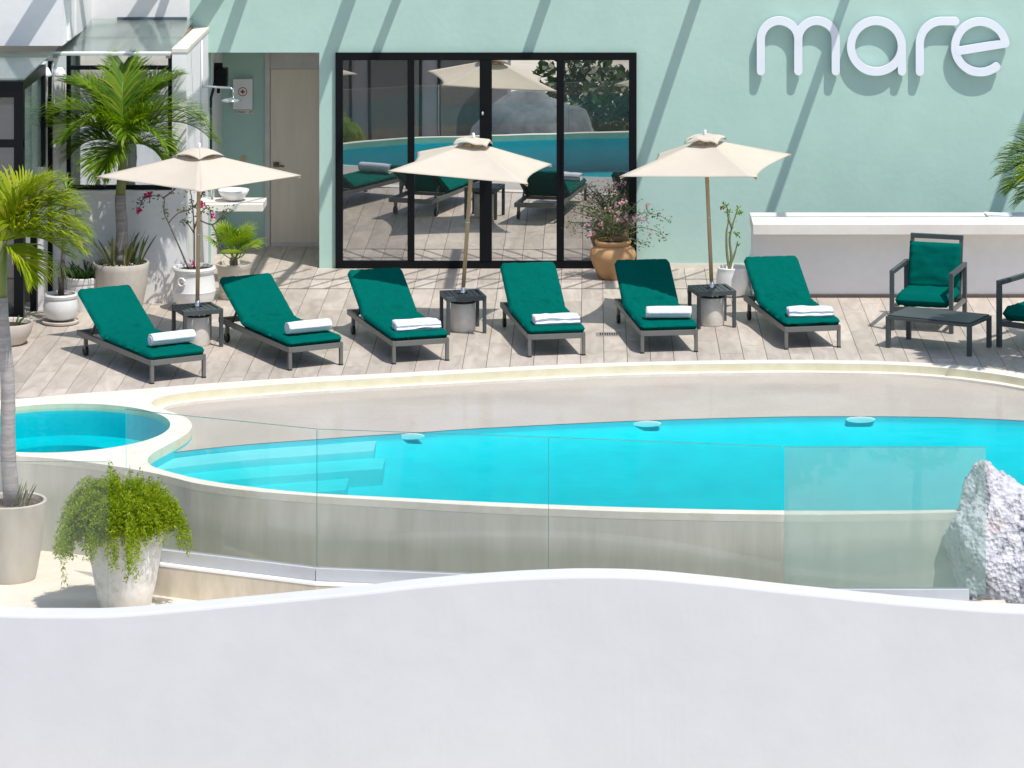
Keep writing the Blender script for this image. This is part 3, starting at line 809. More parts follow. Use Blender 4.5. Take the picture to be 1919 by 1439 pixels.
m = MB(); m.tube([(.018,0,2.245),(.2,-.03,2.24),(.35,-.05,2.235),(.385,-.055,2.215),(.39,-.055,2.12)],.013,8); m.build('arm', CHROME, SW, True)
m = MB(); m.lathe([(.0,.04),(.03,.035),(.11,.012),(.115,-.005),(.0,-.006)],24,(.36,-.055,2.085)); m.build('head', CHROME, SW, True)
FA = empty('first_aid_box', (-4.27,43.1,1.68), 0, 'white first aid box with red cross and ring on the recess wall', 'first aid box')
m = MB(); m.box(-.12,.12,-.09,-.001,0,.37); m.build('cabinet', WHITE, FA, False, .004)
RED = pm('red_print',(.36,.012,.05),rough=.6)
m = MB(); nn=40
for i in range(nn):
    a=2*PI*i/nn
    for r in (.055,.046): m.v.append((-.0+r*math.cos(a),-.0915,.215+r*math.sin(a)))
m.f=[(2*i,2*i+1,2*((i+1)%nn)+1,2*((i+1)%nn)) for i in range(nn)]
m.build('ring_mark', RED, FA)
m = MB(); m.box(-.027,.027,-.0925,-.0902,.206,.224); m.box(-.009,.009,-.093,-.0903,.188,.242); m.build('cross_mark', RED, FA)
PLQ = empty('wall_label', (-4.25,43.1,1.615), 0, 'small pale label plate under the first aid box', 'label')
m = MB(); m.box(-.1,.1,-.012,-.001,0,.05); m.build('plate', pm('label_plate',(.72,.70,.62),rough=.5), PLQ)
def text(s, size, loc, mat, parent):
    cu = bpy.data.curves.new('t','FONT'); cu.body=s; cu.size=size; cu.extrude=.0005
    ob = bpy.data.objects.new('t',cu); C.objects.link(ob)
    dg = bpy.context.evaluated_depsgraph_get(); me = bpy.data.meshes.new_from_object(ob.evaluated_get(dg))
    bpy.data.objects.remove(ob)
    me.transform(Matrix.Rotation(PI/2,4,'X'))
    me.materials.clear()
    o = link('lettering', me, mat, parent, loc=loc); return o
DK = pm('dark_print',(.03,.03,.03),rough=.6)
text('Aseos', .036, (-.085,-.0135,.013), DK, PLQ); text('24', .036, (.05,-.0135,.013), DK, PLQ)
o = MB().box(-.035,.035,-.012,-.001,0,.07).build('wall_socket', pm('beige_plastic',(.6,.47,.28),rough=.5), loc=(-4.27,43.1,1.03)); tag(o,'beige socket plate on the recess wall above the basin','socket')
SP_ = empty('wall_speaker', (-4.53,42.2,2.06), 0, 'black box speaker bracketed on the white recess wall', 'speaker')
m = MB(); m.box(.012,.16,-.09,.09,0,.22); m.build('cabinet', BLACK, SP_, False, .006)
m = MB(); m.box(.001,.10,-.03,.03,.221,.28); m.tube([(.05,0,.0),(.05,0,-.08)],.02,8); m.build('bracket', BLACK, SP_)
o = MB().tube([(-4.515,41.7,.9),(-4.515,41.7,1.98),(-4.515,42.4,2.2),(-4.515,42.6,2.22)],.016,8).build('wall_conduit', RUBBER, smooth=True); tag(o,'dark cable conduit rising along the recess edge','conduit')

# floor drain
DRN = empty('floor_drain', (.17,37.48,0), 0, 'small rectangular metal drain grate in the deck by the fourth lounger', 'drain')
m = MB(); m.box(-.13,.13,-.1,.1,.001,.005); dd = m.build('plate', pm('drain_metal',(.36,.33,.30),rough=.5,metal=.3), DRN)
for i in range(8):
    MB().box(-.09+i*.025,-.078+i*.025,-.06,.06,.0052,.008).build('slot', RUBBER, DRN)

# ------------------------------------------------------------------ sun loungers
LWD, LLN, LH = .60, 1.86, .235
def mattress(seed):
    rn = random.Random(seed); ox = rn.uniform(0,50)
    hinge, back, ang = 1.20, .76, math.radians(29)
    tot = hinge+back; nu, nv = 30, 120; T = .062; Wd = LWD+.01
    def path(s):
        # centre line (y,z) and normal angle, with a short fillet at the hinge
        f = .07
        if s < hinge-f: return s, 0.0, 0.0
        if s > hinge+f:
            d = s-hinge; return hinge+d*math.cos(ang), d*math.sin(ang), ang
        t = (s-hinge+f)/(2*f); a = ang*t
        y = (hinge-f)+2*f*t*math.cos(a/2); z = 2*f*t*math.sin(a/2)*.5
        d0 = hinge+f-hinge
        return y, z*1.0, a
    mb = MB(); ring=[]
    for side in (1,-1):
        for j in range(nv+1):
            s = tot*j/nv; y0,z0,a = path(s)
            ev = min(1,(min(s,tot-s)/.035)); 
            for i in range(nu+1):
                u = -1+2*i/nu; eu = min(1,(1-abs(u))*Wd/2/.035)
                h = T/2*math.sqrt(max(0,1-(1-min(1,eu))**2))**.8*math.sqrt(max(0,1-(1-ev)**2))**.8
                wr = 0
                if side==1:
                    near = math.exp(-((s-hinge-.05)/.22)**2)
                    wr = .03*near*noise.noise(Vector((u*2.2+ox,s*24,seed)))+.011*noise.noise(Vector((u*1.6+ox,s*5,seed)))+.012*noise.noise(Vector((u*3+s*6+ox,s*3-u*3,seed+3)))
                    rg = (1-abs(noise.noise(Vector((u*1.1+s*2.2+ox, s*3.4-u*.9, seed)))))**9
                    r2 = (1-abs(noise.noise(Vector((u*.8-s*3+ox, s*6+u*1.6, seed+9)))))**12
                    wr += (.016*rg+.012*r2)*(.25+math.exp(-((s-hinge-.12)/.35)**2))
                    wr -= .020*math.exp(-((s-hinge)/.016)**2)
                    wr *= min(1,eu*.6+.1)
                hh = side*h + (wr if side==1 else 0)
                # rounded corners of the outline
                cr = 0
                e = min(s,tot-s)
                if e < .05 and abs(u) > .8:
                    cr = .03*(1-e/.05)*((abs(u)-.8)/.2)
                x = u*(Wd/2-cr)
                mb.v.append((x, y0-math.sin(a)*hh, z0+math.cos(a)*hh+T/2))
    n = (nu+1)*(nv+1)
    for j in range(nv):
        for i in range(nu):
            q = j*(nu+1)+i
            mb.f.append((q,q+1,q+nu+2,q+nu+1)); mb.f.append((n+q,n+q+nu+1,n+q+nu+2,n+q+1))
    for j in range(nv):
        for i in (0,nu):
            q=j*(nu+1)+i; p=q+nu+1
            mb.f.append((q,p,n+p,n+q) if i==0 else (q,n+q,n+p,p))
    for i in range(nu):
        q=i; mb.f.append((q,n+q,n+q+1,q+1)); q=nv*(nu+1)+i; mb.f.append((q,q+1,n+q+1,n+q))
    return mb
def make_lounger():
    r = empty('sun_lounger')
    w = LWD/2
    m = MB()
    m.box(-w,-w+.03,.0,LLN,LH-.055,LH); m.box(w-.03,w,.0,LLN,LH-.055,LH)
    m.box(-w+.03,w-.03,.0,.03,LH-.055,LH-.001); m.box(-w+.03,w-.03,LLN-.06,LLN,LH-.055,LH-.001); m.box(-w+.03,w-.03,1.17,1.2,LH-.05,LH-.01)
    m.build('frame', CHAR_L, r, False, .003)
    for sx in (-1,1):
        x = sx*(w-.0175)
        MB().box(x-.0175,x+.0175,.001,.036,.012,LH-.056).build('leg', CHAR_L, r, False, .003)
        l2 = MB().box(x-.0175,x+.0175,LLN-.22,LLN-.185,.07,LH-.056).build('leg', CHAR_L, r)
        wh = MB(); wh.lathe([(.0,-.016),(.048,-.016),(.052,-.01),(.052,.01),(.048,.016),(.0,.016)],20)
        wh.v = [(x+z,LLN-.195+a,.053+b) for a,b,z in wh.v]
        wh.build('wheel', RUBBER, r)
        MB().box(x-.02,x+.02,0,.038,0,.0118).build('foot', RUBBER, r)
        MB().bar((x*.86,1.62,LH-.03),(x*.86,1.48,LH+.13),.02,.02).build('support_strut', CHAR, r)
    m = MB(); a = math.radians(29)
    for i in range(11):
        d = .03+i*.066
        y = 1.2+d*math.cos(a); z = LH+.004+d*math.sin(a)
        m.bar((-w+.05,y,z),(w-.05,y,z),.045,.008,(0,-math.sin(a),math.cos(a)))
    m.bar((-w+.05,1.2,LH),(-w+.05,1.2+.74*math.cos(a),LH+.74*math.sin(a)),.03,.03); m.bar((w-.05,1.2,LH),(w-.05,1.2+.74*math.cos(a),LH+.74*math.sin(a)),.03,.03)
    m.build('backrest_frame', BLACK, r)
    m = MB()
    for i in range(13): m.box(-w+.031,w-.031,.06+i*.085,.12+i*.085,LH-.014,LH-.004)
    m.build('seat_sling', BLACK, r)
    return r
L0 = make_lounger()
LS = [((-4.12,35.08),31.5,'green cushioned sun lounger furthest left, in front of the big palm pot'),
      ((-2.80,35.72),28.5,'green cushioned sun lounger second from the left, beside the slatted table under the left umbrella'),
      ((-1.75,35.99),18.5,'green cushioned sun lounger third from the left, in front of the sliding doors left panel'),
      ((-.365,36.305),10.5,'green cushioned sun lounger right of the middle umbrella, in full sun'),
      ((.80,36.49),8.2,'green cushioned sun lounger in front of the terracotta pot, backrest fully in umbrella shade'),
      ((2.30,36.71),11,'green cushioned sun lounger furthest right, in front of the bar counter')]
lounge = []
for i,((x,y),a,lab) in enumerate(LS):
    o = L0 if i == 0 else copy_tree(L0)
    o.location = (x,y,0); o.rotation_euler = (0,0,math.radians(a))
    tag(o, lab, 'sun lounger', 'sun loungers in a row by the pool')
    mt = mattress(11+i*7).build('mattress', TEAL, o, True)
    mt.location = (0,.0,LH+.003)
    lounge.append(o)

# towels
def rolled(seed):
    m = MB(); L = .47; turns = 2.6; th = .013; n = 70; r1=.074
    def pt(t):  # spiral
        a = t*turns*2*PI; r = .008+(r1-.008)*t
        return r*math.cos(a-.6), r*math.sin(a-.6)*.92
    k = 14
    for j in range(k+1):
        x = -L/2+L*j/k
        for i in range(n+1):
            t=i/n; y,z=pt(t); a=t*turns*2*PI-.6
            w=.0025*noise.noise(Vector((x*9,y*30+seed,z*30)))*t
            bulge = 1-.06*abs(2*j/k-1)**4
            for rr in (th/2+w,-th/2+w):
                m.v.append((x+.004*math.sin(t*9+seed),(y+rr*math.cos(a))*bulge,(z+rr*math.sin(a))*bulge+.075))
    R = 2*(n+1)
    for j in range(k):
        for i in range(n):
            q=j*R+2*i
            m.f.append((q,q+2,q+2+R,q+R)); m.f.append((q+1,q+1+R,q+3+R,q+3))
        q=j*R+2*n; m.f.append((q,q+1,q+1+R,q+R)); q=j*R; m.f.append((q,q+R,q+R+1,q+1))
    for i in range(n):
        q=2*i; m.f.append((q,q+1,q+3,q+2)); q=k*R+2*i; m.f.append((q,q+2,q+3,q+1))
    return m
def folded(seed):
    m = MB(); L=.47
    for lay in range(2):
        nx,ny=20,12; z0=.002+lay*.044; T=.05; W=.23-.012*lay
        base=len(m.v)
        for side in (1,0):
            for j in range(ny+1):
                v=-1+2*j/ny
                for i in range(nx+1):
                    u=-1+2*i/nx
                    e = min(1,(1-abs(v))/.28)
                    h = T/2*(1-(1-e)**2)**.5 if abs(v)<1 else 0
                    sag = -.012*abs(u)**3*lay+.014*noise.noise(Vector((u*2+seed,v*1.5,lay*3+seed)))
                    zz = z0+T/2+(h if side else -h)+(sag if side or lay else 0)
                    m.v.append((u*(L/2)+.006*noise.noise(Vector((v*3,lay,seed))), v*W/2+.004*noise.noise(Vector((u*4,lay,seed))), max(zz,.001)))
        n=(nx+1)*(ny+1)
        for j in range(ny):
            for i in range(nx):
                q=base+j*(nx+1)+i
                m.f.append((q,q+1,q+nx+2,q+nx+1)); m.f.append((n+q,n+q+nx+1,n+q+nx+2,n+q+1))
            for i in (0,nx):
                q=base+j*(nx+1)+i; p=q+nx+1; m.f.append((q,p,n+p,n+q))
    return m
TW = [(0,'r',.30,(.06,4),'rolled white towel showing its spiral end on the leftmost lounger'),
      (1,'r',.26,(.03,3),'rolled white towel on the second lounger from the left'),
      (2,'f',.24,(.02,-2),'folded white towel on the third lounger from the left'),
      (3,'f',.22,(.03,0),'folded white towel on the lounger right of the middle umbrella'),
      (4,'r',.25,(.03,-3),'rolled white towel on the lounger in umbrella shade'),
      (5,'f',.24,(.03,-5),'folded white towel on the rightmost lounger')]
for i,kd,yy,(xx,da),lab in TW:
    a = LS[i][1]; A = math.radians(a)
    x = LS[i][0][0]+xx*math.cos(A)-yy*math.sin(A); y = LS[i][0][1]+xx*math.sin(A)+yy*math.cos(A)
    o = (rolled(i*3.1) if kd=='r' else folded(i*2.3)).build('towel', TOWEL, None, True, 0, (x,y,LH+.062))
    o.rotation_euler=(0,0,A+math.radians(da)-(.06 if kd=='r' else 0))
    if kd=='f':
        pass
    tag(o, lab, 'towel', 'towels on the loungers')

# ------------------------------------------------------------------ slatted side tables
def side_table():
    r = empty('side_table'); w=.215; h=.40
    m = MB(); m.box(-w,w,-w,-w+.035,h-.05,h); m.box(-w,w,w-.035,w,h-.05,h); m.box(-w,-w+.035,-w+.035,w-.035,h-.05,h-.0005); m.box(w-.035,w,-w+.035,w-.035,h-.05,h-.0005)
    m.build('frame', CHAR, r, False, .003)
    for i in range(6):
        x=-w+.043+i*.0565
        if i in (2,3):   # slats either side of the pole hole
            MB().box(x,x+.047,-w+.036,-.036,h-.016,h-.002).build('slat', CHAR, r)
            MB().box(x,x+.047,.036,w-.036,h-.016,h-.002).build('slat', CHAR, r)
        else: MB().box(x,x+.047,-w+.036,w-.036,h-.016,h-.002).build('slat', CHAR, r)
    for sx in (-1,1):
        for sy in (-1,1):
            x=sx*(w-.0185); y=sy*(w-.0185)
            MB().box(x-.018,x+.018,y-.018,y+.018,0,h-.051).build('leg', CHAR, r, False, .002)
    return r
T0 = side_table()
TB = [((-4.14,36.92),24,'charcoal slatted side table around the left umbrella pole'),
      ((-1.385,37.70),13,'charcoal slatted side table around the middle umbrella pole'),
      ((1.29,38.02),13,'charcoal slatted side table around the right umbrella pole')]
for i,((x,y),a,lab) in enumerate(TB):
    o = T0 if i==0 else copy_tree(T0)
    o.location=(x,y,0); o.rotation_euler=(0,0,math.radians(a)); tag(o,lab,'side table','side tables under the umbrellas')

# ------------------------------------------------------------------ umbrellas
def umbrella(x,y,yaw,lean_x,lean_y,lab,zc,za,side,capkind):
    r = empty('parasol',(x,y,0),0,lab,'parasol','cream parasols between the loungers')
    # base
    MB().lathe([(.125,0),(.135,.015),(.132,.30),(.12,.33),(.03,.335)],32,wob=.01).build('base', CONC, r, 'auto')
    MB().lathe([(.138,.305),(.14,.318),(.133,.325)],32).build('base_rim', RUBBER, r)
    MB().tube([(0,0,.335),(0,0,.47)],.026,12).build('collar', CHROME, r, True)
    # leaning upper part
    def TL(p):   # shear by the pole's lean above the table
        zz = p[2]-.40
        return (p[0]+lean_x*zz, p[1]+lean_y*zz, p[2]-(lean_x*p[0]+lean_y*p[1]))
    m = MB().tube([TL((0,0,.40)),TL((0,0,1.1)),TL((0,0,za+.03))],.0215,12); m.build('pole', WOOD, r, True)
    MB().tube([TL((0,0,1.15)),TL((0,0,1.165))],.0235,12).build('pole_joint', CHROME, r, True)
    c,s = math.cos(yaw), math.sin(yaw)
    cor = [(side/2*a,side/2*b) for a,b in ((-1,-1),(1,-1),(1,1),(-1,1))]
    m = MB(); n = 14; top=.13
    # four panels, concave hems, slight sag
    for k in range(4):
        a = Vector(cor[k]); b = Vector(cor[(k+1)%4]); base=len(m.v)
        for j in range(n+1):
            t = top+(1-top)*j/n
            for i in range(n+1):
                u=i/n
                p = a.lerp(b,u)*t
                mid = ((a+b)/2).normalized()
                p -= mid*(.10*side/1.5)*(4*u*(1-u))*t**3
                z = za+(zc-za)*t - .030*math.sin(PI*t)*(4*u*(1-u)) - .012*(4*u*(1-u))*t
                z += .008*(1-t)*0 + .012*(t-.5)*abs(2*u-1)**3
                X,Y=p.x*c-p.y*s,p.x*s+p.y*c
                m.v.append(TL((X,Y,z)))
        for j in range(n):
            for i in range(n):
                q=base+j*(n+1)+i; m.f.append((q,q+n+1,q+n+2,q+1))
    cn = m.build('canopy', CANVAS, r, True)
    md = cn.modifiers.new('thick','SOLIDIFY'); md.thickness=.004
    # vent cap, floating above the hole, its hems ruffled
    m = MB(); w=side*.17; n=10
    for k in range(4):
        a = Vector(cor[k]).normalized()*w*1.42*.72; b = Vector(cor[(k+1)%4]).normalized()*w*1.42*.72; base=len(m.v)
        for j in range(n+1):
            t=j/n
            for i in range(n+1):
                u=i/n; p=a.lerp(b,u)*t
                z = za+.035-(.085*t*t if capkind==0 else .015*t+.05*t**4)+ (.034*4*u*(1-u)*t*t if capkind==0 else .045*4*u*(1-u)*t**3+.03*noise.noise(Vector((p.x*9+k*2+capkind*5,p.y*9,capkind)))*t)
                if capkind and j==n: z -= .012
                if capkind: p = p*(1+.10*noise.noise(Vector((u*3,k,capkind))))
                X,Y=p.x*c-p.y*s,p.x*s+p.y*c
                m.v.append(TL((X,Y,z)))
        for j in range(n):
            for i in range(n):
                q=base+j*(n+1)+i; m.f.append((q,q+n+1,q+n+2,q+1))
    cn = m.build('vent_cap', CANVAS, r, True); md = cn.modifiers.new('thick','SOLIDIFY'); md.thickness=.004
    fz = za+.03
    m = MB(); m.lathe([(.012,0),(.022,.012),(.012,.024),(.018,.04),(.012,.055),(.0,.06)],14)
    o_ = TL((0,0,fz)); m.v=[(o_[0]+a,o_[1]+b,o_[2]+d) for a,b,d in m.v]; m.build('finial', WHITE, r, True)
    for k in range(4):
        a=cor[k]; X,Y=a[0]*c-a[1]*s,a[0]*s+a[1]*c
        MB().bar(TL((X*.04,Y*.04,za-.03)),TL((X*.985,Y*.985,zc-.015)),.016,.016).build('rib', WOOD, r)
        MB().bar(TL((X*.03,Y*.03,za-.36)),TL((X*.5,Y*.5,(za+zc)/2-.045)),.014,.012).build('strut', WOOD, r)
    MB().tube([TL((0,0,za-.40)),TL((0,0,za-.33))],.036,12).build('runner', WOOD, r, True)
    return r
umbrella(-4.14,36.92,math.radians(-38),.012,0,'cream square parasol at left, corner towards the pool',1.765,2.03,1.52,0)
umbrella(-1.385,37.70,math.radians(-9),.068,-.005,'cream square parasol in front of the sliding doors, leaning right',1.74,2.03,1.50,1)
umbrella(1.29,38.02,math.radians(-17),-.044,-.01,'cream square parasol at right in front of the plain mint wall',1.72,2.02,1.52,2)

# ------------------------------------------------------------------ lounge chairs and coffee table
def armchair(x,y,yaw,sc,lab):
    r = empty('armchair',(x,y,0),yaw,lab,'armchair','charcoal framed armchairs by the bar'); r.scale=(sc,sc,sc)
    w,d,h,t = .69/2,.76,.644,.045
    for s in (-1,1):
        x0 = s*(w-t/2)
        m = MB(); m.box(x0-t/2,x0+t/2,0,t,0,h-t); m.box(x0-t/2,x0+t/2,d-t,d,0,h-t); m.box(x0-t/2,x0+t/2,0,d,h-t+.001,h); m.build('arm_frame', CHAR, r, False, .003)
        MB().box(x0-.018,x0+.018,t+.001,d-t-.001,.215,.255).build('side_rail', CHAR_L, r)
    for y0 in (.005,d-.045): MB().box(-w+t+.001,w-t-.001,y0,y0+.04,.205,.255).build('seat_rail', CHAR, r)
    m = MB(); zt=.895; m.bar((-w+t+.03,d-.06,.25),(-w+t+.03,d+.06,zt),.04,.03); m.bar((w-t-.03,d-.06,.25),(w-t-.03,d+.06,zt),.04,.03); m.bar((-w+t+.01,d+.06,zt),(w-t-.01,d+.06,zt),.045,.05)
    m.build('back_frame', CHAR, r, False, .003)
    def cushion(W,D,T,seed):
        mb=MB(); n=18
        for side in (1,-1):
            for j in range(n+1):
                for i in range(n+1):
                    u=-1+2*i/n; v=-1+2*j/n
                    e=min(1,(1-abs(u))*W/2/.03); f=min(1,(1-abs(v))*D/2/.03)
                    h=T/2*((1-(1-e)**2)**.5)**.6*((1-(1-f)**2)**.5)**.6*(1+.12*(1-u*u)*(1-v*v))
                    wr=(.014*(1-abs(noise.noise(Vector((u*1.2+v*.9+seed,v*2.6-u*.8,seed+2)))))**8+.008*noise.noise(Vector((u*1.3+v*2.2+seed,v*3.5-u*1.5,seed)))+.005*noise.noise(Vector((u*3+seed,v*7,seed))))*min(1,e)*min(1,f)
                    mb.v.append((u*W/2,v*D/2,side*h+wr))
        q0=(n+1)**2
        for j in range(n):
            for i in range(n):
                q=j*(n+1)+i; mb.f.append((q,q+1,q+n+2,q+n+1)); mb.f.append((q0+q,q0+q+n+1,q0+q+n+2,q0+q+1))
        return mb
    m = cushion(.585,.62,.13,x); m.v=[(a,b+.34,c+.325) for a,b,c in m.v]; m.build('seat_cushion', TEAL, r, True)
    m = cushion(.57,.50,.11,x+4); R=Matrix.Rotation(math.radians(76),4,'X'); m.v=[tuple(R@Vector(v)+Vector((0,d-.075,.60))) for v in m.v]; m.build('back_cushion', TEAL, r, True)
    return r
armchair(3.51,37.60,math.radians(-17.5),1.0,'charcoal framed armchair with green cushions behind the coffee table')
armchair(4.52,36.58,math.radians(-36),1.08,'charcoal framed armchair with green cushions cut off at the right edge')
CTB = empty('coffee_table',(3.06,36.76,0),math.radians(-28.8),'low rectangular charcoal coffee table in front of the armchair','coffee table')
m = MB(); m.box(0,.957,0,.573,.30,.33); m.build('top_frame', CHAR, CTB, False, .003)
m = MB(); m.box(.02,.937,.02,.553,.3305,.345); m.build('table_top', CHAR, CTB, False, .003)
for a in (0,.957-.045):
    for b in (0,.573-.045): MB().box(a,a+.045,b,b+.045,0,.2995).build('leg', CHAR, CTB, False, .002)

# ------------------------------------------------------------------ plants
def frond(L, el, droop, nl, ll, rnd, wid=.016, tipA=22, baseA=62, side_twist=0.0, start=.16):
    """pinnate frond in local frame: grows along +x, up is z"""
    m = MB(); pts=[]; p=Vector((0,0,0)); a=el; n=24; side=Vector((0,1,0))
    tg=[]
    for i in range(n+1):
        s=i/n; a=el-droop*s**1.25
        t=Vector((math.cos(a),side_twist*s,math.sin(a))).normalized(); pts.append(p.copy()); tg.append(t); p=p+t*(L/n)
    m.tube(pts,[.011*(1-.85*i/n)+.0015 for i in range(n+1)],5)
    for k in range(nl):
        s=start+(1-start)*(k+.5)/nl; i=min(n-1,int(s*n)); f=s*n-i
        c=pts[i].lerp(pts[i+1],f); t=tg[i]; up=t.cross(side).normalized()*-1
        up = side.cross(t).normalized()*-1 if up.z<0 and t.x>0.2 else up
        if up.z < 0: up=-up
        A=math.radians(baseA+(tipA-baseA)*s+rnd.uniform(-6,6))
        le=ll*(.55+.75*math.sin(PI*min(1,s*.85+.12)))*rnd.uniform(.85,1.1)
        for sd in (-1,1):
            d=(t*math.cos(A)+side*sd*math.sin(A)+up*(.42+rnd.uniform(-.12,.12))).normalized()
            w=wid*rnd.uniform(.8,1.15)
            wv=d.cross(up); wv=wv.normalized()*w/2 if wv.length>1e-4 else side*w/2
            d2=(d+Vector((0,0,-1))*(.12+.25*rnd.random())).normalized(); d3=(d2+Vector((0,0,-1))*(.15+.4*rnd.random())).normalized()
            a0=c; a1=c+d*le*.4; a2=a1+d2*le*.35; a3=a2+d3*le*.28
            m.add([a0-wv*.5,a0+wv*.5,a1-wv,a1+wv,a2-wv*.8,a2+wv*.8,a3],[(0,1,3,2),(2,3,5,4),(4,5,6)])
    return m
def place(m, az, off, tilt=0):
    M=Matrix.Translation(off)@Matrix.Rotation(az,4,'Z')
    m.v=[tuple(M@Vector(v)) for v in m.v]; return m
def palm(name, base, top, rad, fronds, lab, lm, tm, nl=44, ll=.36, shaft=.35, seed=1, wid=.018, cat='palm tree'):
    r=empty(name,base,0,lab,cat); rnd=random.Random(seed)
    b=Vector((0,0,0)); t=Vector(top)-Vector(base); n=14
    P=[b.lerp(t,i/n)+Vector((.012*math.sin(i*.8+seed),0,0)) for i in range(n+1)]
    rr=[rad[0]+(rad[1]-rad[0])*(i/n)**.7+.003*(i%2) for i in range(n+1)]
    cut=int(n*(1-shaft))
    MB().tube(P[:cut+1],rr[:cut+1],14).build('trunk',tm,r,True)
    MB().tube(P[cut:],[q*.92 for q in rr[cut:]],14).build('crownshaft',SHAFT,r,True)
    for (az,el,L,dr,tw) in fronds:
        m=frond(L,math.radians(el),math.radians(dr),nl,ll*rnd.uniform(.9,1.1),rnd,wid,side_twist=tw)
        place(m,math.radians(az),t-Vector((0,0,.02))); m.build('frond',lm,r)
    return r
# palm in the big cream pot
palm('potted_palm',(-5.21,38.92,.50),(-5.20,38.92,1.84),(.075,.05),
     [(180,40,1.16,88,0),(2,44,1.1,96,0),(192,64,1.08,112,0),(-10,64,1.05,106,0),(160,78,1.02,82,0),(22,80,1.02,75,0),(95,86,1.0,55,0),(130,72,.95,80,0),
      (50,72,.95,80,0),(215,58,.78,112,0),(-38,50,.74,108,0),(248,-2,.44,70,0),(-20,16,.62,88,0),(178,24,.66,90,0),(285,70,.55,120,0)],
     'feathery green palm with grey trunk growing in the large cream pot', L_PALM, TRUNK, 74,.33,.36,5,.019)
# palm in the front-left pot
palm('terrace_palm',(-5.07,30.75,-.17),(-5.17,30.75,2.12),(.073,.05),
     [(6,60,.80,88,0),(-10,36,.74,88,0),(24,66,.76,88,0),(60,76,.74,85,0),(174,58,.8,100,0),(200,44,.75,100,0),(120,74,.75,90,0),
      (10,22,.62,80,0),(-24,-20,.34,60,0),(240,46,.6,105,0),(0,78,.78,78,0),(-4,48,.78,92,0),(150,30,.7,90,0)],
     'yellow green palm with slim grey trunk in the front left pot', L_PALM2, TRUNK2, 64,.29,.20,9,.019)
# palm beyond the right edge, its fronds reach in and shade the deck
palm('edge_palm',(5.10,35.5,0),(5.03,35.5,2.02),(.08,.055),
     [(178,30,.92,70,0),(165,42,.95,80,0),(195,20,.88,65,0),(150,60,.9,85,0),(215,45,.9,95,0),(120,60,.9,100,0),(90,70,.9,100,0),(240,60,.85,100,0),(182,5,.75,60,0),
      (30,50,.9,105,0),(-20,45,.9,105,0),(-70,55,.9,105,0),(280,40,.9,100,0)],
     'green palm fronds reaching in at the right edge above the counter', L_PALM, TRUNK, 60,.33,.3,17,.022)

def pot(name, x, y, prof, mat, lab, soil_z, soil_r, soilmat=SOIL, smooth=True, z=0, wob=.008):
    r=empty(name,(x,y,z),0,lab,'plant pot')
    MB().lathe(prof,44,wob=wob).build('pot',mat,r,'auto')
    m=MB(); n=28; m.v=[(0,0,soil_z+.01)]
    for k in range(1,5):
        for i in range(n):
            a=2*PI*i/n; rr=soil_r*k/4
            m.v.append((rr*math.cos(a),rr*math.sin(a),soil_z+.012*noise.noise(Vector((rr*9*math.cos(a),rr*9*math.sin(a),x)))))
    m.f=[(0,1+i,1+(i+1)%n) for i in range(n)]+[(1+(k-1)*n+i,1+k*n+i,1+k*n+(i+1)%n,1+(k-1)*n+(i+1)%n) for k in range(1,4) for i in range(n)]
    m.build('soil',soilmat,r,True)
    return r
p=pot('pot',-5.75,38.10,[(.10,.045),(.155,.07),(.185,.14),(.188,.19),(.175,.25),(.165,.275),(.178,.285),(.182,.31),(.172,.325),(.155,.325),(.15,.28)],POT_W,'round white glazed pot on a saucer at the far left',.29,.152)
MB().lathe([(.16,0),(.20,.012),(.205,.035),(.19,.04),(.185,.025),(.0,.02)],40,wob=.012).build('saucer',POT_C,p,'auto')
pot('pot',-5.62,38.88,[(.15,0),(.165,.06),(.175,.28),(.172,.30),(.182,.31),(.185,.36),(.165,.37),(.155,.33)],POT_W,'plain white pot with dark green bush behind the round pot',.335,.158)
p=pot('pot',-5.21,38.92,[(.22,0),(.245,.05),(.29,.30),(.305,.45),(.312,.51),(.305,.525),(.288,.52),(.28,.46)],POT_C,'large cream tapered pot holding the palm and snake plants',.475,.285)
rb=random.Random(4); m=MB()
for i in range(150):
    a=rb.uniform(0,2*PI); q=.27*math.sqrt(rb.random()); s=rb.uniform(.011,.02)
    for (dx,dy,dz) in (): pass
    c=(q*math.cos(a),q*math.sin(a),.49); b=len(m.v)
    m.add([(c[0]+s,c[1],c[2]),(c[0]-s,c[1],c[2]),(c[0],c[1]+s*.8,c[2]),(c[0],c[1]-s*.8,c[2]),(c[0],c[1],c[2]+s*.7),(c[0],c[1],c[2]-s*.6)],[(0,2,4),(2,1,4),(1,3,4),(3,0,4),(2,0,5),(1,2,5),(3,1,5),(0,3,5)])
o=m.build('pebbles',PEB,p,True); tag(o,kind='stuff')
p=pot('pot',-4.40,38.92,[(.16,0),(.175,.02),(.215,.10),(.235,.175),(.238,.20),(.243,.21),(.238,.22),(.225,.33),(.212,.40),(.216,.42),(.235,.43),(.242,.455),(.232,.475),(.205,.475),(.195,.42)],POT_W,'white glazed urn with moulded ring handles behind the left table',.44,.20)
for a in (-118,62):
    A=math.radians(a); m=MB(); pts=[]
    for i in range(17):
        t=2*PI*i/16; pts.append(Vector((.232+.012,.042*math.cos(t),.335+.042*math.sin(t))))
    m.tube(pts,.014,8); R=Matrix.Rotation(A,4,'Z'); m.v=[tuple(R@Vector(v)) for v in m.v]; m.build('ring_handle',POT_W,p,True)
pot('pot',-4.03,39.60,[(.15,0),(.165,.015),(.17,.06),(.158,.075),(.175,.20),(.188,.33),(.20,.345),(.20,.385),(.185,.395),(.17,.36)],POT_C,'cream banded pot with a fan palm beside the doorway',.355,.175)
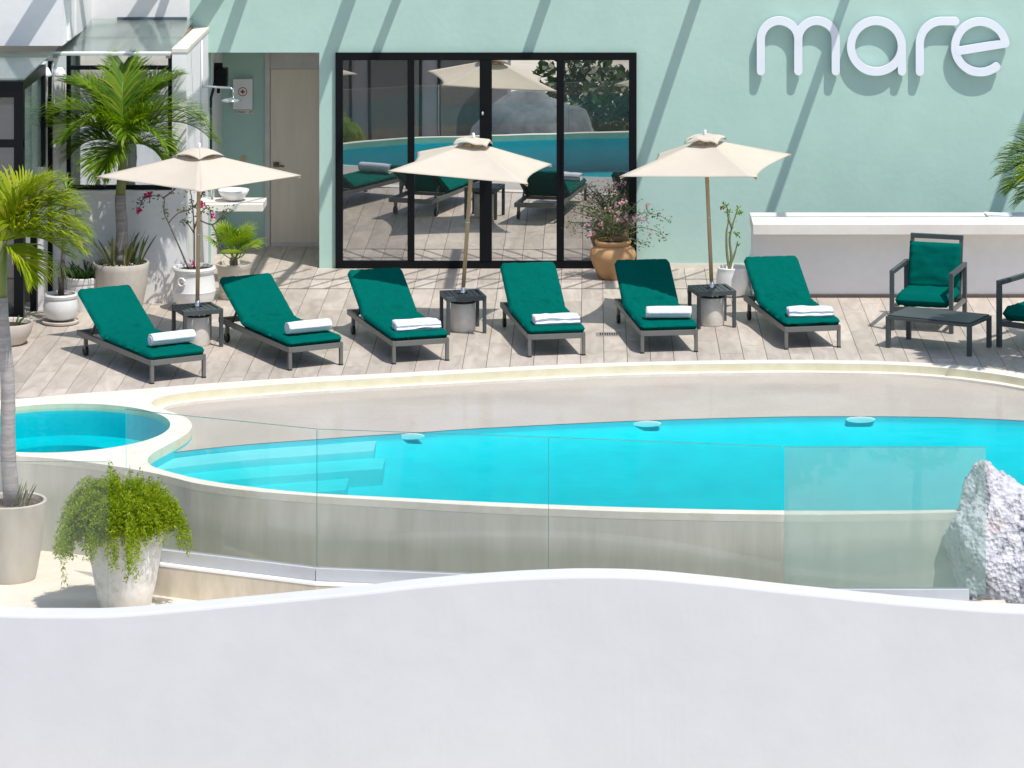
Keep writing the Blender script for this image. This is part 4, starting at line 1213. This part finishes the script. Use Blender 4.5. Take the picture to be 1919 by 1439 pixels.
pot('pot',.24,40.86,[(.15,0),(.17,.012),(.235,.16),(.268,.25),(.27,.29),(.245,.345),(.20,.375),(.188,.385),(.205,.40),(.215,.425),(.205,.445),(.19,.44),(.18,.40)],TERRA,'bulbous terracotta pot at the right end of the sliding doors',.40,.185)
pot('pot',1.58,39.76,[(.13,0),(.16,.02),(.185,.11),(.187,.17),(.175,.25),(.165,.295),(.168,.315),(.155,.325),(.145,.29)],POT_W,'small round white pot between the umbrella and the counter',.285,.15,TERRA)
p=pot('pot',-6.13,36.96,[(.14,0),(.18,.02),(.24,.12),(.262,.22),(.258,.235),(.24,.225),(.22,.17)],POT_C,'low white bowl pot cut off at the left edge',.19,.235)
TZ=-.83
pot('pot',-5.07,30.75,[(.20,0),(.215,.03),(.255,.25),(.285,.48),(.298,.62),(.305,.68),(.297,.692),(.277,.685),(.27,.62)],POT_C,'tall grey white pot with the slim palm on the lower terrace',.645,.277,MULCH,z=TZ)
CONCP=pm('weathered_white_planter',(.84,.81,.77),(.60,.555,.50),scale=5,rough=.85,bump=.2,bscale=25,fine=(20,.10),contrast=(.28,.46))
pot('pot',-3.95,29.80,[(.19,0),(.215,.02),(.255,.20),(.30,.45),(.325,.68),(.335,.80),(.33,.83),(.305,.82),(.295,.75)],CONCP,'tall weathered white planter overflowing with green fern',.77,.30,z=TZ)

def blades(n, h, w, spread, rnd, z0, r0, bend=.3, tip=True, hv=(.55,1.1)):
    m=MB()
    for i in range(n):
        a=rnd.uniform(0,2*PI); q=r0*math.sqrt(rnd.random()); c=Vector((q*math.cos(a),q*math.sin(a),z0))
        az=rnd.uniform(0,2*PI) if q<r0*.4 else a+rnd.uniform(-.7,.7)
        out=Vector((math.cos(az),math.sin(az),0)); hh=h*rnd.uniform(*hv); sp=spread*rnd.uniform(.3,1.1)
        th=rnd.uniform(0,PI); sd=Vector((math.cos(th),math.sin(th),0)); b=len(m.v); K=6
        for k in range(K+1):
            t=k/K; pnt=c+Vector((0,0,hh*t*(1-.25*bend*t*t)))+out*sp*hh*(t+bend*t*t)
            ww=w*(.55+.9*t)*(1-t)**.45 if t<1 else 0
            tw=sd*ww; m.v+=[tuple(pnt-tw),tuple(pnt+tw)]
        for k in range(K): q=b+2*k; m.f.append((q,q+1,q+3,q+2))
    return m
rnd=random.Random(21)
def plant(name, x,y,z, lab, cat='plant'): return empty(name,(x,y,z),0,lab,cat)
q=plant('snake_plant',-5.21,38.92,.47,'yellow edged snake plant blades around the palm in the cream pot')
m=blades(34,.40,.022,.55,rnd,0,.22,.25); m.v=[v for v in m.v]; m.build('leaves',L_SANS,q)
q=plant('snake_plant',-5.07,30.75,TZ+.64,'short snake plant shoots at the foot of the terrace palm')
m=blades(13,.24,.013,.55,rnd,0,.17,.2); m.v=[(abs(a)*.9+.04,b,c) for a,b,c in m.v]; m.build('leaves',L_SANS,q)
m=blades(26,.09,.012,.7,rnd,0,.2,.3); m.build('dry_leaves',leaf_mat('dry_leaf',(.20,.14,.09),(.40,.30,.20),(.55,.48,.40)),q)
q=plant('bush',-5.62,38.88,.335,'dense dark green bush in the plain white pot')
m=blades(190,.20,.010,.9,rnd,0,.13,.4,hv=(.5,1.1)); m.build('leaves',L_DARK,q)
q=plant('aloe',-6.13,36.96,.19,'small aloe rosette in the low bowl pot')
m=blades(22,.14,.016,.9,rnd,0,.15,.3); m.build('leaves',L_ADEN,q)
# yucca with ragged trunk
q=plant('yucca',-5.75,38.10,.29,'slim yucca with drooping strap leaves in the round white pot')
MB().tube([(0,0,0),(.01,0,.2),(.03,0,.5),(.045,0,.78),(.06,0,1.16)],[.035,.028,.022,.026,.022],10).build('trunk',BARK,q,True)
def straps(n,c,L,w,rnd,e0,e1,drp):
    m=MB()
    for i in range(n):
        az=rnd.uniform(0,2*PI); el=math.radians(rnd.uniform(e0,e1)); p=Vector(c)+Vector((0,0,rnd.uniform(-.16,.02))); LL=L*rnd.uniform(.6,1.1); K=7; b=len(m.v)
        sd=Vector((-math.sin(az),math.cos(az),0)); a=el
        for k in range(K+1):
            t=k/K; ww=w*(1-t)**.6*(.6+.6*min(1,t*3)); m.v+=[tuple(p-sd*ww),tuple(p+sd*ww)]
            a=el-drp*t; p=p+Vector((math.cos(a)*math.cos(az),math.cos(a)*math.sin(az),math.sin(a)))*(LL/K)
        for k in range(K): qq=b+2*k; m.f.append((qq,qq+1,qq+3,qq+2))
    return m
straps(46,(.06,0,1.16),.48,.010,rnd,-10,75,1.6).build('leaves',L_FAN,q)
straps(26,(.05,0,1.0),.30,.010,rnd,-80,-30,.4).build('dead_leaves',leaf_mat('dead_strap',(.14,.13,.06),(.30,.25,.12)),q)
straps(30,(.0,-.02,.36),.30,.007,rnd,-20,60,2.2).build('shoot_leaves',L_ADEN,q)
# fan palm
q=plant('fan_palm',-4.03,39.60,.355,'bright green fan palm in the cream pot beside the doorway')
MB().tube([(0,0,-.03),(0,0,.1)],[.05,.04],10).build('trunk',BARK,q)
for i in range(17):
    az=rnd.uniform(0,2*PI) if i>6 else -PI/2+(-1+i/3)*1.5; el=math.radians(rnd.uniform(18,75)); L=rnd.uniform(.16,.30)
    d=Vector((math.cos(el)*math.cos(az),math.cos(el)*math.sin(az),math.sin(el))); c=d*L+Vector((0,0,.08))
    m=MB(); m.tube([(0,0,.06),tuple(c*.55),tuple(c)],.006,5)
    sd=Vector((-math.sin(az),math.cos(az),0)); up=sd.cross(d)*-1
    if up.z<0: up=-up
    for k in range(17):
        th=math.radians(-85+170*k/16); dd=(d*math.cos(th)+sd*math.sin(th)+up*.12).normalized(); le=.25*(.75+.25*math.cos(th))*rnd.uniform(.9,1.08)
        wv=dd.cross(up).normalized()*.010
        e1=c+dd*le*.55; e2=e1+(dd+Vector((0,0,-.45))).normalized()*le*.45
        m.add([c-wv*.3,c+wv*.3,e1-wv,e1+wv,e2],[(0,1,3,2),(2,3,4)])
    m.build('fan_leaf',L_FAN,q)

def branchy(q, rootz, specs, bark, leafm, leafn, leafs, flowerm=None, flowers=(), spread=.06, rnd=rnd, r0=.01):
    m=MB(); leaf=MB(); tips=[]
    for pts in specs:
        P=spline([Vector(p) for p in pts],k=4); n=len(P)
        m.tube(P,[r0*(1-.75*i/(n-1))+.0015 for i in range(n)],6); tips.append(P)
    m.build('branches',bark,q,True)
    for P in tips:
        for k in range(leafn):
            t=rnd.uniform(.45,1.0); c=P[min(len(P)-1,int(t*(len(P)-1)))]+Vector((rnd.gauss(0,spread),rnd.gauss(0,spread),rnd.gauss(0,spread*.8)))
            a=Vector((rnd.gauss(0,1),rnd.gauss(0,1),rnd.gauss(0,.6))).normalized(); b=a.cross(Vector((rnd.gauss(0,1),rnd.gauss(0,1),rnd.gauss(0,1)))).normalized(); s=leafs*rnd.uniform(.6,1.2)
            leaf.add([c-a*s,c+b*s*.5,c+a*s,c-b*s*.5],[(0,1,2,3)])
    leaf.build('leaves',leafm,q)
    if flowerm:
        for (c,n,s,sp) in flowers:
            f=MB(); c=Vector(c)
            for k in range(n):
                p=c+Vector((rnd.gauss(0,sp),rnd.gauss(0,sp),rnd.gauss(0,sp))); a=Vector((rnd.gauss(0,1),rnd.gauss(0,1),rnd.gauss(0,1))).normalized(); b=a.cross(Vector((rnd.gauss(0,1),rnd.gauss(0,1),rnd.gauss(0,1)))).normalized()
                f.add([p-a*s,p+b*s*.7,p+a*s,p-b*s*.7],[(0,1,2,3)])
            f.build('flower',flowerm,q)
# bougainvillea in the urn
q=plant('bougainvillea',-4.40,38.92,.44,'straggly bougainvillea with magenta flowers in the white urn')
branchy(q,0,[[(-.06,0,0),(-.17,-.02,.27),(-.28,-.03,.52),(-.33,-.03,.64),(-.335,-.03,.80),(-.46,-.03,.82)],
             [(.0,0,0),(0,.01,.4),(-.02,.0,.72),(-.06,0,.90),(-.2,0,1.0)],[(-.28,-.03,.52),(-.18,0,.62),(-.05,0,.66),(.02,0,.72)],
             [(0,.01,.4),(-.08,0,.52),(-.14,0,.56)],[(0,.01,.45),(.06,0,.6),(.14,0,.68),(.22,0,.62)],[(0,0,.68),(.1,.02,.85),(.2,.02,.95)],[(-.33,-.03,.8),(-.22,0,.88),(-.12,0,.98)],
             [(.05,0,.55),(.2,-.02,.5),(.3,-.02,.58),(.38,-.02,.68),(.40,-.02,.60)],[(-.46,-.03,.82),(-.56,-.03,.78),(-.60,-.03,.68)],[(.2,-.02,.5),(.26,-.02,.38),(.28,-.02,.30)]],
        BARK,L_BOUG,34,.022,F_MAG,[((-.51,-.04,.83),26,.022,.022),((-.60,-.04,.66),22,.020,.018),((.09,-.06,.72),26,.021,.02),((.20,-.06,.60),14,.02,.016),((-.02,-.05,.08),10,.017,.012),((-.12,0,.97),10,.016,.03)],.03,r0=.009)
# desert rose in terracotta pot
q=plant('desert_rose',.24,40.86,.40,'spreading pink flowering shrub in the terracotta pot')
sp=[]
for i in range(26):
    az=rnd.uniform(0,2*PI); R=rnd.uniform(.2,.5); hz=rnd.uniform(.15,.62)*(1-.35*R)
    sp.append([(0,0,0),(.03*math.cos(az),.03*math.sin(az),.12),(R*.45*math.cos(az),R*.3*math.sin(az),hz*.65),(R*math.cos(az),R*.55*math.sin(az)-.03,hz)])
sp+= [[(0,0,.1),(.25,-.05,.2),(.5,-.08,.16),(.62,-.08,.06)],[(0,0,.1),(.3,-.05,.35),(.52,-.06,.34),(.64,-.06,.28)],[(0,0,.1),(.25,-.03,.05),(.42,-.05,-.02)],[(0,0,.1),(-.25,-.03,.2),(-.45,-.05,.24),(-.52,-.05,.22)]]
fl=[((rnd.uniform(-.38,.5),rnd.uniform(-.28,.05),rnd.uniform(.12,.52)),9,.019,.015) for i in range(24)]
branchy(q,0,sp,pm('pale_bark',(.30,.27,.24),(.2,.17,.15),scale=20,rough=.9),L_ADEN,60,.018,F_PINK,fl,.055,r0=.007)
# slim desert rose in small white pot
q=plant('desert_rose',1.55,39.76,.28,'slim bare stemmed desert rose in the small white pot')
branchy(q,0,[[(0,0,0),(-.03,0,.2),(-.035,0,.42),(-.02,0,.52),(-.0,0,.62)],[(0,0,0),(.02,0,.15),(.0,0,.35),(.03,0,.5),(.06,0,.6),(.10,0,.72)],[(.0,0,.05),(.06,0,.2),(.09,0,.33)],[(.03,0,.48),(-.01,0,.58),(-.03,0,.70)]],
        STEMG,L_FAN,4,.022,None,(),.02,r0=.016)
m=MB()
for c in ((-.03,0,.72),(-.06,0,.74),(0,0,.66),(.10,0,.70),(.12,0,.64),(.07,-.01,.42),(.10,-.01,.40)):
    for k in range(13):
        a=Vector((rnd.gauss(0,1),rnd.gauss(0,1),rnd.gauss(.3,.7))).normalized(); b=a.cross(Vector((rnd.gauss(0,1),rnd.gauss(0,1),1))).normalized(); s=.03; c0=Vector(c)
        m.add([c0,c0+a*s+b*s*.3,c0+a*s*1.7,c0+a*s-b*s*.3],[(0,1,2,3)])
m.build('leaf_tuft',L_FAN,q)
m=MB()
for k in range(12):
    c0=Vector((-.09,-.01,.71))+Vector((rnd.gauss(0,.012),rnd.gauss(0,.012),rnd.gauss(0,.012))); a=Vector((rnd.gauss(0,1),rnd.gauss(0,1),rnd.gauss(0,1))).normalized(); b=a.cross(Vector((.3,.5,.8))).normalized()
    m.add([c0-a*.018,c0+b*.013,c0+a*.018,c0-b*.013],[(0,1,2,3)])
m.build('flower',pm('red_flower',(.4,.03,.05),rough=.6),q)
# cascading fern in the planter
q=plant('fern',-3.95,29.80,TZ+.77,'bright green foxtail fern spilling over the tall planter')
rf=random.Random(31); m=MB(); st=MB()
def strand(p,az,L,el,grav,dens):
    a=el; v=Vector((math.cos(el)*math.cos(az),math.cos(el)*math.sin(az),math.sin(el))); n=max(6,int(L/.028)); last=p.copy()
    pts=[p.copy()]
    for k in range(n):
        v=(v+Vector((0,0,-grav/n))+Vector((rf.gauss(0,.04),rf.gauss(0,.04),rf.gauss(0,.04)))).normalized(); p=p+v*(L/n)
        # keep outside the planter
        rr=math.hypot(p.x,p.y); lim=.345-.06*max(0,-p.z)
        if p.z<.045 and rr<lim and rr>.01: p.x*=lim/rr; p.y*=lim/rr
        pts.append(p.copy())
        for j in range(dens):
            c=p+Vector((rf.gauss(0,.014),rf.gauss(0,.014),rf.gauss(0,.014)))
            d=(v*.6+Vector((rf.gauss(0,1),rf.gauss(0,1),rf.gauss(0,1)))).normalized(); e=d.cross(Vector((rf.gauss(0,1),rf.gauss(0,1),rf.gauss(0,1)))).normalized()
            s=rf.uniform(.018,.036); m.add([c-e*s*.2,c+e*s*.2,c+d*s],[(0,1,2)])
    return pts
for i in range(260):
    az=rf.uniform(0,2*PI); r0=.2*math.sqrt(rf.random())
    strand(Vector((r0*math.cos(az),r0*math.sin(az),.08)),az+rf.uniform(-.4,.4),rf.uniform(.16,.30),math.radians(rf.uniform(40,88)),rf.uniform(1.2,2.2),10)
for i in range(380):
    az=rf.uniform(0,2*PI); r0=.26*math.sqrt(rf.random()); p=Vector((r0*math.cos(az),r0*math.sin(az),.08)); az+=rf.uniform(-.5,.5)
    left = max(0,-math.cos(az)); front = max(0,-math.sin(az))
    L=rf.uniform(.20,.36)+.20*left*rf.random()+.14*front*rf.random()**2
    strand(p,az,L,math.radians(rf.uniform(45,85)),rf.uniform(3.4,5.0),10)
for i in range(240):
    az=rf.uniform(0,2*PI); r0=rf.uniform(.24,.33)
    strand(Vector((r0*math.cos(az),r0*math.sin(az),.09)),az+rf.uniform(-.9,.9),rf.uniform(.12,.26),math.radians(rf.uniform(20,80)),rf.uniform(2.5,4.0),10)
for (az,L,g) in ((-1.4,.72,4.5),(-1.65,.62,4.5),(.0,.62,4.2),(-.12,.56,4.2),(-2.1,.6,4.4),(2.95,.66,4.6),(-2.75,.66,4.6),(3.3,.66,4.6),(-2.95,.64,4.6),(-1.25,.6,4.6),(-2.45,.78,4.0)):
    for j in range(5): strand(Vector((.22*math.cos(az),.22*math.sin(az),.09)),az+rf.uniform(-.13,.13),L*rf.uniform(.8,1.05),math.radians(rf.uniform(35,60)),g,9)
m.build('foliage',L_FERN,q)
m=blades(5,.30,.008,.4,rnd,0.05,.12,.2,hv=(.8,1.2)); m.v=[(a*1-.05,b,c) for a,b,c in m.v]; m.build('tall_blades',L_FAN,q)

# ------------------------------------------------------------------ glass fence
GF = empty('glass_fence',(0,29.4,0),0,'frameless glass fence in a grey base channel along the front of the pool','glass fence')
gp=[(-4.035,30.44),(-2.32,29.67),(-.365,29.36),(1.56,29.02)]
def pane(a,b,z0,z1,mat,parent,name='glass_panel',oy=29.4,t=.012):
    a=Vector((a[0],a[1]-oy,0)); b=Vector((b[0],b[1]-oy,0)); d=(b-a).normalized(); nrm=Vector((-d.y,d.x,0))*t/2; a+=d*.006; b-=d*.006
    m=MB(); vs=[]
    for z in (z0,z1): vs+=[a-nrm+Vector((0,0,z)),b-nrm+Vector((0,0,z)),b+nrm+Vector((0,0,z)),a+nrm+Vector((0,0,z))]
    m.add(vs,[(0,3,2,1),(4,5,6,7),(0,1,5,4),(1,2,6,5),(2,3,7,6),(3,0,4,7)])
    return m.build(name,mat,parent)
EDGE = glass_mat('glass_edge',(.55,.78,.74),.5,film=.25,film_col=(.45,.62,.58))
def edge(a,b,z,parent,oy=29.4):
    MB().bar((a[0],a[1]-oy,z+.004),(b[0],b[1]-oy,z+.004),  .010,.004).build('top_edge',EDGE,parent)
for i in range(3):
    a,b=gp[i],gp[i+1]
    pn=pane(a,b,-.50,.71,GLASS,GF)
    edge(a,b,.7105,pn)
    m=MB(); m.bar((a[0],a[1]-29.4,-.505),(b[0],b[1]-29.4,-.505),.075,.105); m.build('base_channel',STEEL,GF)
    if i: MB().bar((a[0],a[1]-29.4,-.44),(a[0],a[1]-29.4,.705),.006,.008,(0,1,0)).build('joint_seal',EDGE,GF)
pn=pane((1.575,29.0),(3.245,29.0),-.50,.71,GLASS_D,GF)
edge((1.575,29.0),(3.245,29.0),.7105,pn)
m=MB(); m.bar((1.56,-.4,-.505),(3.1,-.4,-.505),.075,.105); m.build('base_channel',STEEL,GF)
# low kerb wall below the channel
kw=MB(); P=[(-4.0,30.42),(-2.32,29.66),(-.365,29.35),(1.56,29.01),(3.4,28.98)]
top=[(x,y-.10) for x,y in P]; bk=[(x,y+.07) for x,y in P]; n=len(P)
kw.add([(x,y,-.56) for x,y in top]+[(x,y,-.56) for x,y in bk]+[(x,y,-.84) for x,y in top]+[(x,y,-.84) for x,y in bk],
       [(i,i+1,n+i+1,n+i) for i in range(n-1)]+[(2*n+i,2*n+i+1,i+1,i) for i in range(n-1)]+[(n+i,n+i+1,3*n+i+1,3*n+i) for i in range(n-1)]+[(2*n,0,n,3*n)])
o=kw.build('fence_kerb',pm('kerb_render',(.76,.68,.56),(.64,.56,.44),scale=4,stretch=(1,1,.4),rough=.85,fine=(14,.1))); tag(o,'low tan kerb wall carrying the glass fence','kerb')
o=MB().add([(x,y,-.559) for x,y in top]+[(x,y+.062,-.556) for x,y in top]+[(x,y,-.575) for x,y in [(a,b-.004) for a,b in top]],
           [(i,i+1,n+i+1,n+i) for i in range(n-1)]+[(2*n+i,2*n+i+1,i+1,i) for i in range(n-1)]).build('kerb_top',WHITE,o)
# near pane on the parapet at left
GN = empty('glass_screen',(0,28.95,0),0,'near frameless glass pane in front of the pots at lower left','glass pane')
pn=pane((-6.2,28.96),(-3.985,28.96),-.62,.60,glass_mat('near_glass',(.98,.985,.98),.5,film=.05,film_col=(.75,.80,.77)),GN,oy=28.95)
MB().box(-6.2,-3.985,.006,.014,.6005,.604).build('top_edge',EDGE,pn)
MB().box(-3.984,-3.9805,.006,.014,-.60,.604).build('side_edge',EDGE,pn)

# ------------------------------------------------------------------ rock at the right
def rock(x,y,z,sx,sy,sz,seed,mat,name,lab,cat='rock',sub=5,peak=None):
    import bmesh
    bm=bmesh.new(); bmesh.ops.create_icosphere(bm,subdivisions=sub,radius=1)
    for v in bm.verts:
        p=v.co.copy()
        q=p*1.0
        d=.22*noise.noise(p*1.1+Vector((seed,0,0)))+.12*noise.noise(p*2.3+Vector((0,seed,0)))+.07*noise.noise(p*5+Vector((0,0,seed)))+.035*abs(noise.noise(p*11+Vector((seed,seed,0))))+.03*noise.noise(p*20)+.022*abs(noise.noise(p*38))
        q=p*(1+d)
        X,Y,Zz=q.x*sx,q.y*sy,q.z*sz
        if peak: 
            X+= peak*max(0,q.z)*sx
        v.co=Vector((X,Y,Zz))
    me=bpy.data.meshes.new(name); bm.to_mesh(me); bm.free()
    o=link(name,me,mat,None,True,0,(x,y,z)); tag(o,lab,cat); return o
def rock_mat():
    m,t,b=new_mat('pale_limestone'); b.inputs['Roughness'].default_value=.9; b.inputs['Specular IOR Level'].default_value=.2
    tc=N(t,'TexCoord'); n1=N(t,'TexNoise',Scale=9.0,Detail=8.0,Roughness=.7); t.links.new(tc.outputs['Object'],n1.inputs['Vector'])
    r=N(t,'ValToRGB'); e=r.color_ramp.elements; e[0].position=.36; e[0].color=(.12,.13,.16,1); e[1].position=.60; e[1].color=(.68,.68,.71,1)
    k=e.new(.45); k.color=(.52,.52,.56,1)
    t.links.new(n1.outputs['Fac'],r.inputs[0])
    n2=N(t,'TexNoise',Scale=3.0,Detail=3.0); t.links.new(tc.outputs['Object'],n2.inputs['Vector'])
    mr=N(t,'MapRange'); mr.inputs[1].default_value=.55; mr.inputs[2].default_value=.7; mr.inputs[4].default_value=.5; t.links.new(n2.outputs['Fac'],mr.inputs[0])
    mx=N(t,'Mix',data_type='RGBA'); ia=[i for i in mx.inputs if i.type=='RGBA']; ia[1].default_value=(.48,.33,.29,1)
    t.links.new(mr.outputs[0],mx.inputs['Factor']); t.links.new(r.outputs[0],ia[0]); t.links.new([o for o in mx.outputs if o.type=='RGBA'][0],b.inputs['Base Color'])
    vo=N(t,'TexVoronoi',Scale=26.0); t.links.new(tc.outputs['Object'],vo.inputs['Vector'])
    ad=N(t,'Math',operation='ADD'); t.links.new(n1.outputs['Fac'],ad.inputs[0]); t.links.new(vo.outputs['Distance'],ad.inputs[1])
    bp=N(t,'Bump',Strength=.7,Distance=.04); t.links.new(ad.outputs[0],bp.inputs['Height']); t.links.new(bp.outputs[0],b.inputs['Normal'])
    return m
ROCK=rock_mat()
rock(3.57,29.74,-.66,.52,.48,.98,3.3,ROCK,'boulder','big rough pale grey boulder at the pool edge behind the glass',sub=6,peak=-.38)

# ------------------------------------------------------------------ behind the parapet, seen only in the door reflection
OB = empty('opposite_building',(0,14,-3.2),0,'grey rendered block opposite, mirrored in the sliding doors','building')
MB().box(-5.6,-1.6,0,3,0,4.6).build('wall',pm('grey_render',(.30,.29,.30),(.25,.245,.26),scale=2,rough=.85),OB)
for i in range(3):
    f=MB().box(-5.5+i*1.3,-4.5+i*1.3,3.001,3.03,1.2,3.3).build('window',BLACK,OB)
    MB().box(-5.44+i*1.3,-4.56+i*1.3,3.031,3.036,1.26,3.24).build('glass_pane',MIR_C,f)
rock(-1.1,21.0,-2.3,1.5,1.2,1.7,7.7,pm('dark_rock',(.24,.25,.26),(.14,.15,.16),scale=4,rough=.95),'boulder','dark boulder mirrored in the sliding doors',sub=4)
o=MB().box(-16,-5.9,11,27.6,-3.2,-.9).build('reflector_block',WHITE); tag(o,'added white reflector block beyond the left edge, brightening the bay window','reflector')  # added out of view so the bay window mirrors something bright
rs=random.Random(55)
for i,(x,y,hh) in enumerate(((.6,16.5,2.6),(2.2,17.2,2.4),(3.8,16.6,2.7),(-.3,15.4,3.0))):
    t=empty('shrub',(x,y,-3.2),0,'dark green shrub opposite the doors, %s of the four'%('nearest the centre','second to the right','furthest right','set furthest back')[i],'shrub','shrubs opposite the doors')
    MB().tube([(0,0,0),(.05,0,hh*.6)],[.07,.03],8).build('trunk',BARK,t)
    m=MB()
    for k in range(900):
        a=Vector((rs.gauss(0,1),rs.gauss(0,1),rs.gauss(0,1))).normalized()*rs.random()**.4
        c=Vector((a.x*1.0,a.y*.8,hh*.68+a.z*hh*.36)); d=Vector((rs.gauss(0,1),rs.gauss(0,1),rs.gauss(0,1))).normalized(); e=d.cross(Vector((.2,.5,.8))).normalized()
        m.add([c-d*.11,c+e*.06,c+d*.11,c-e*.06],[(0,1,2,3)])
    m.build('crown',L_DARK,t)
print('planks', len(planks))
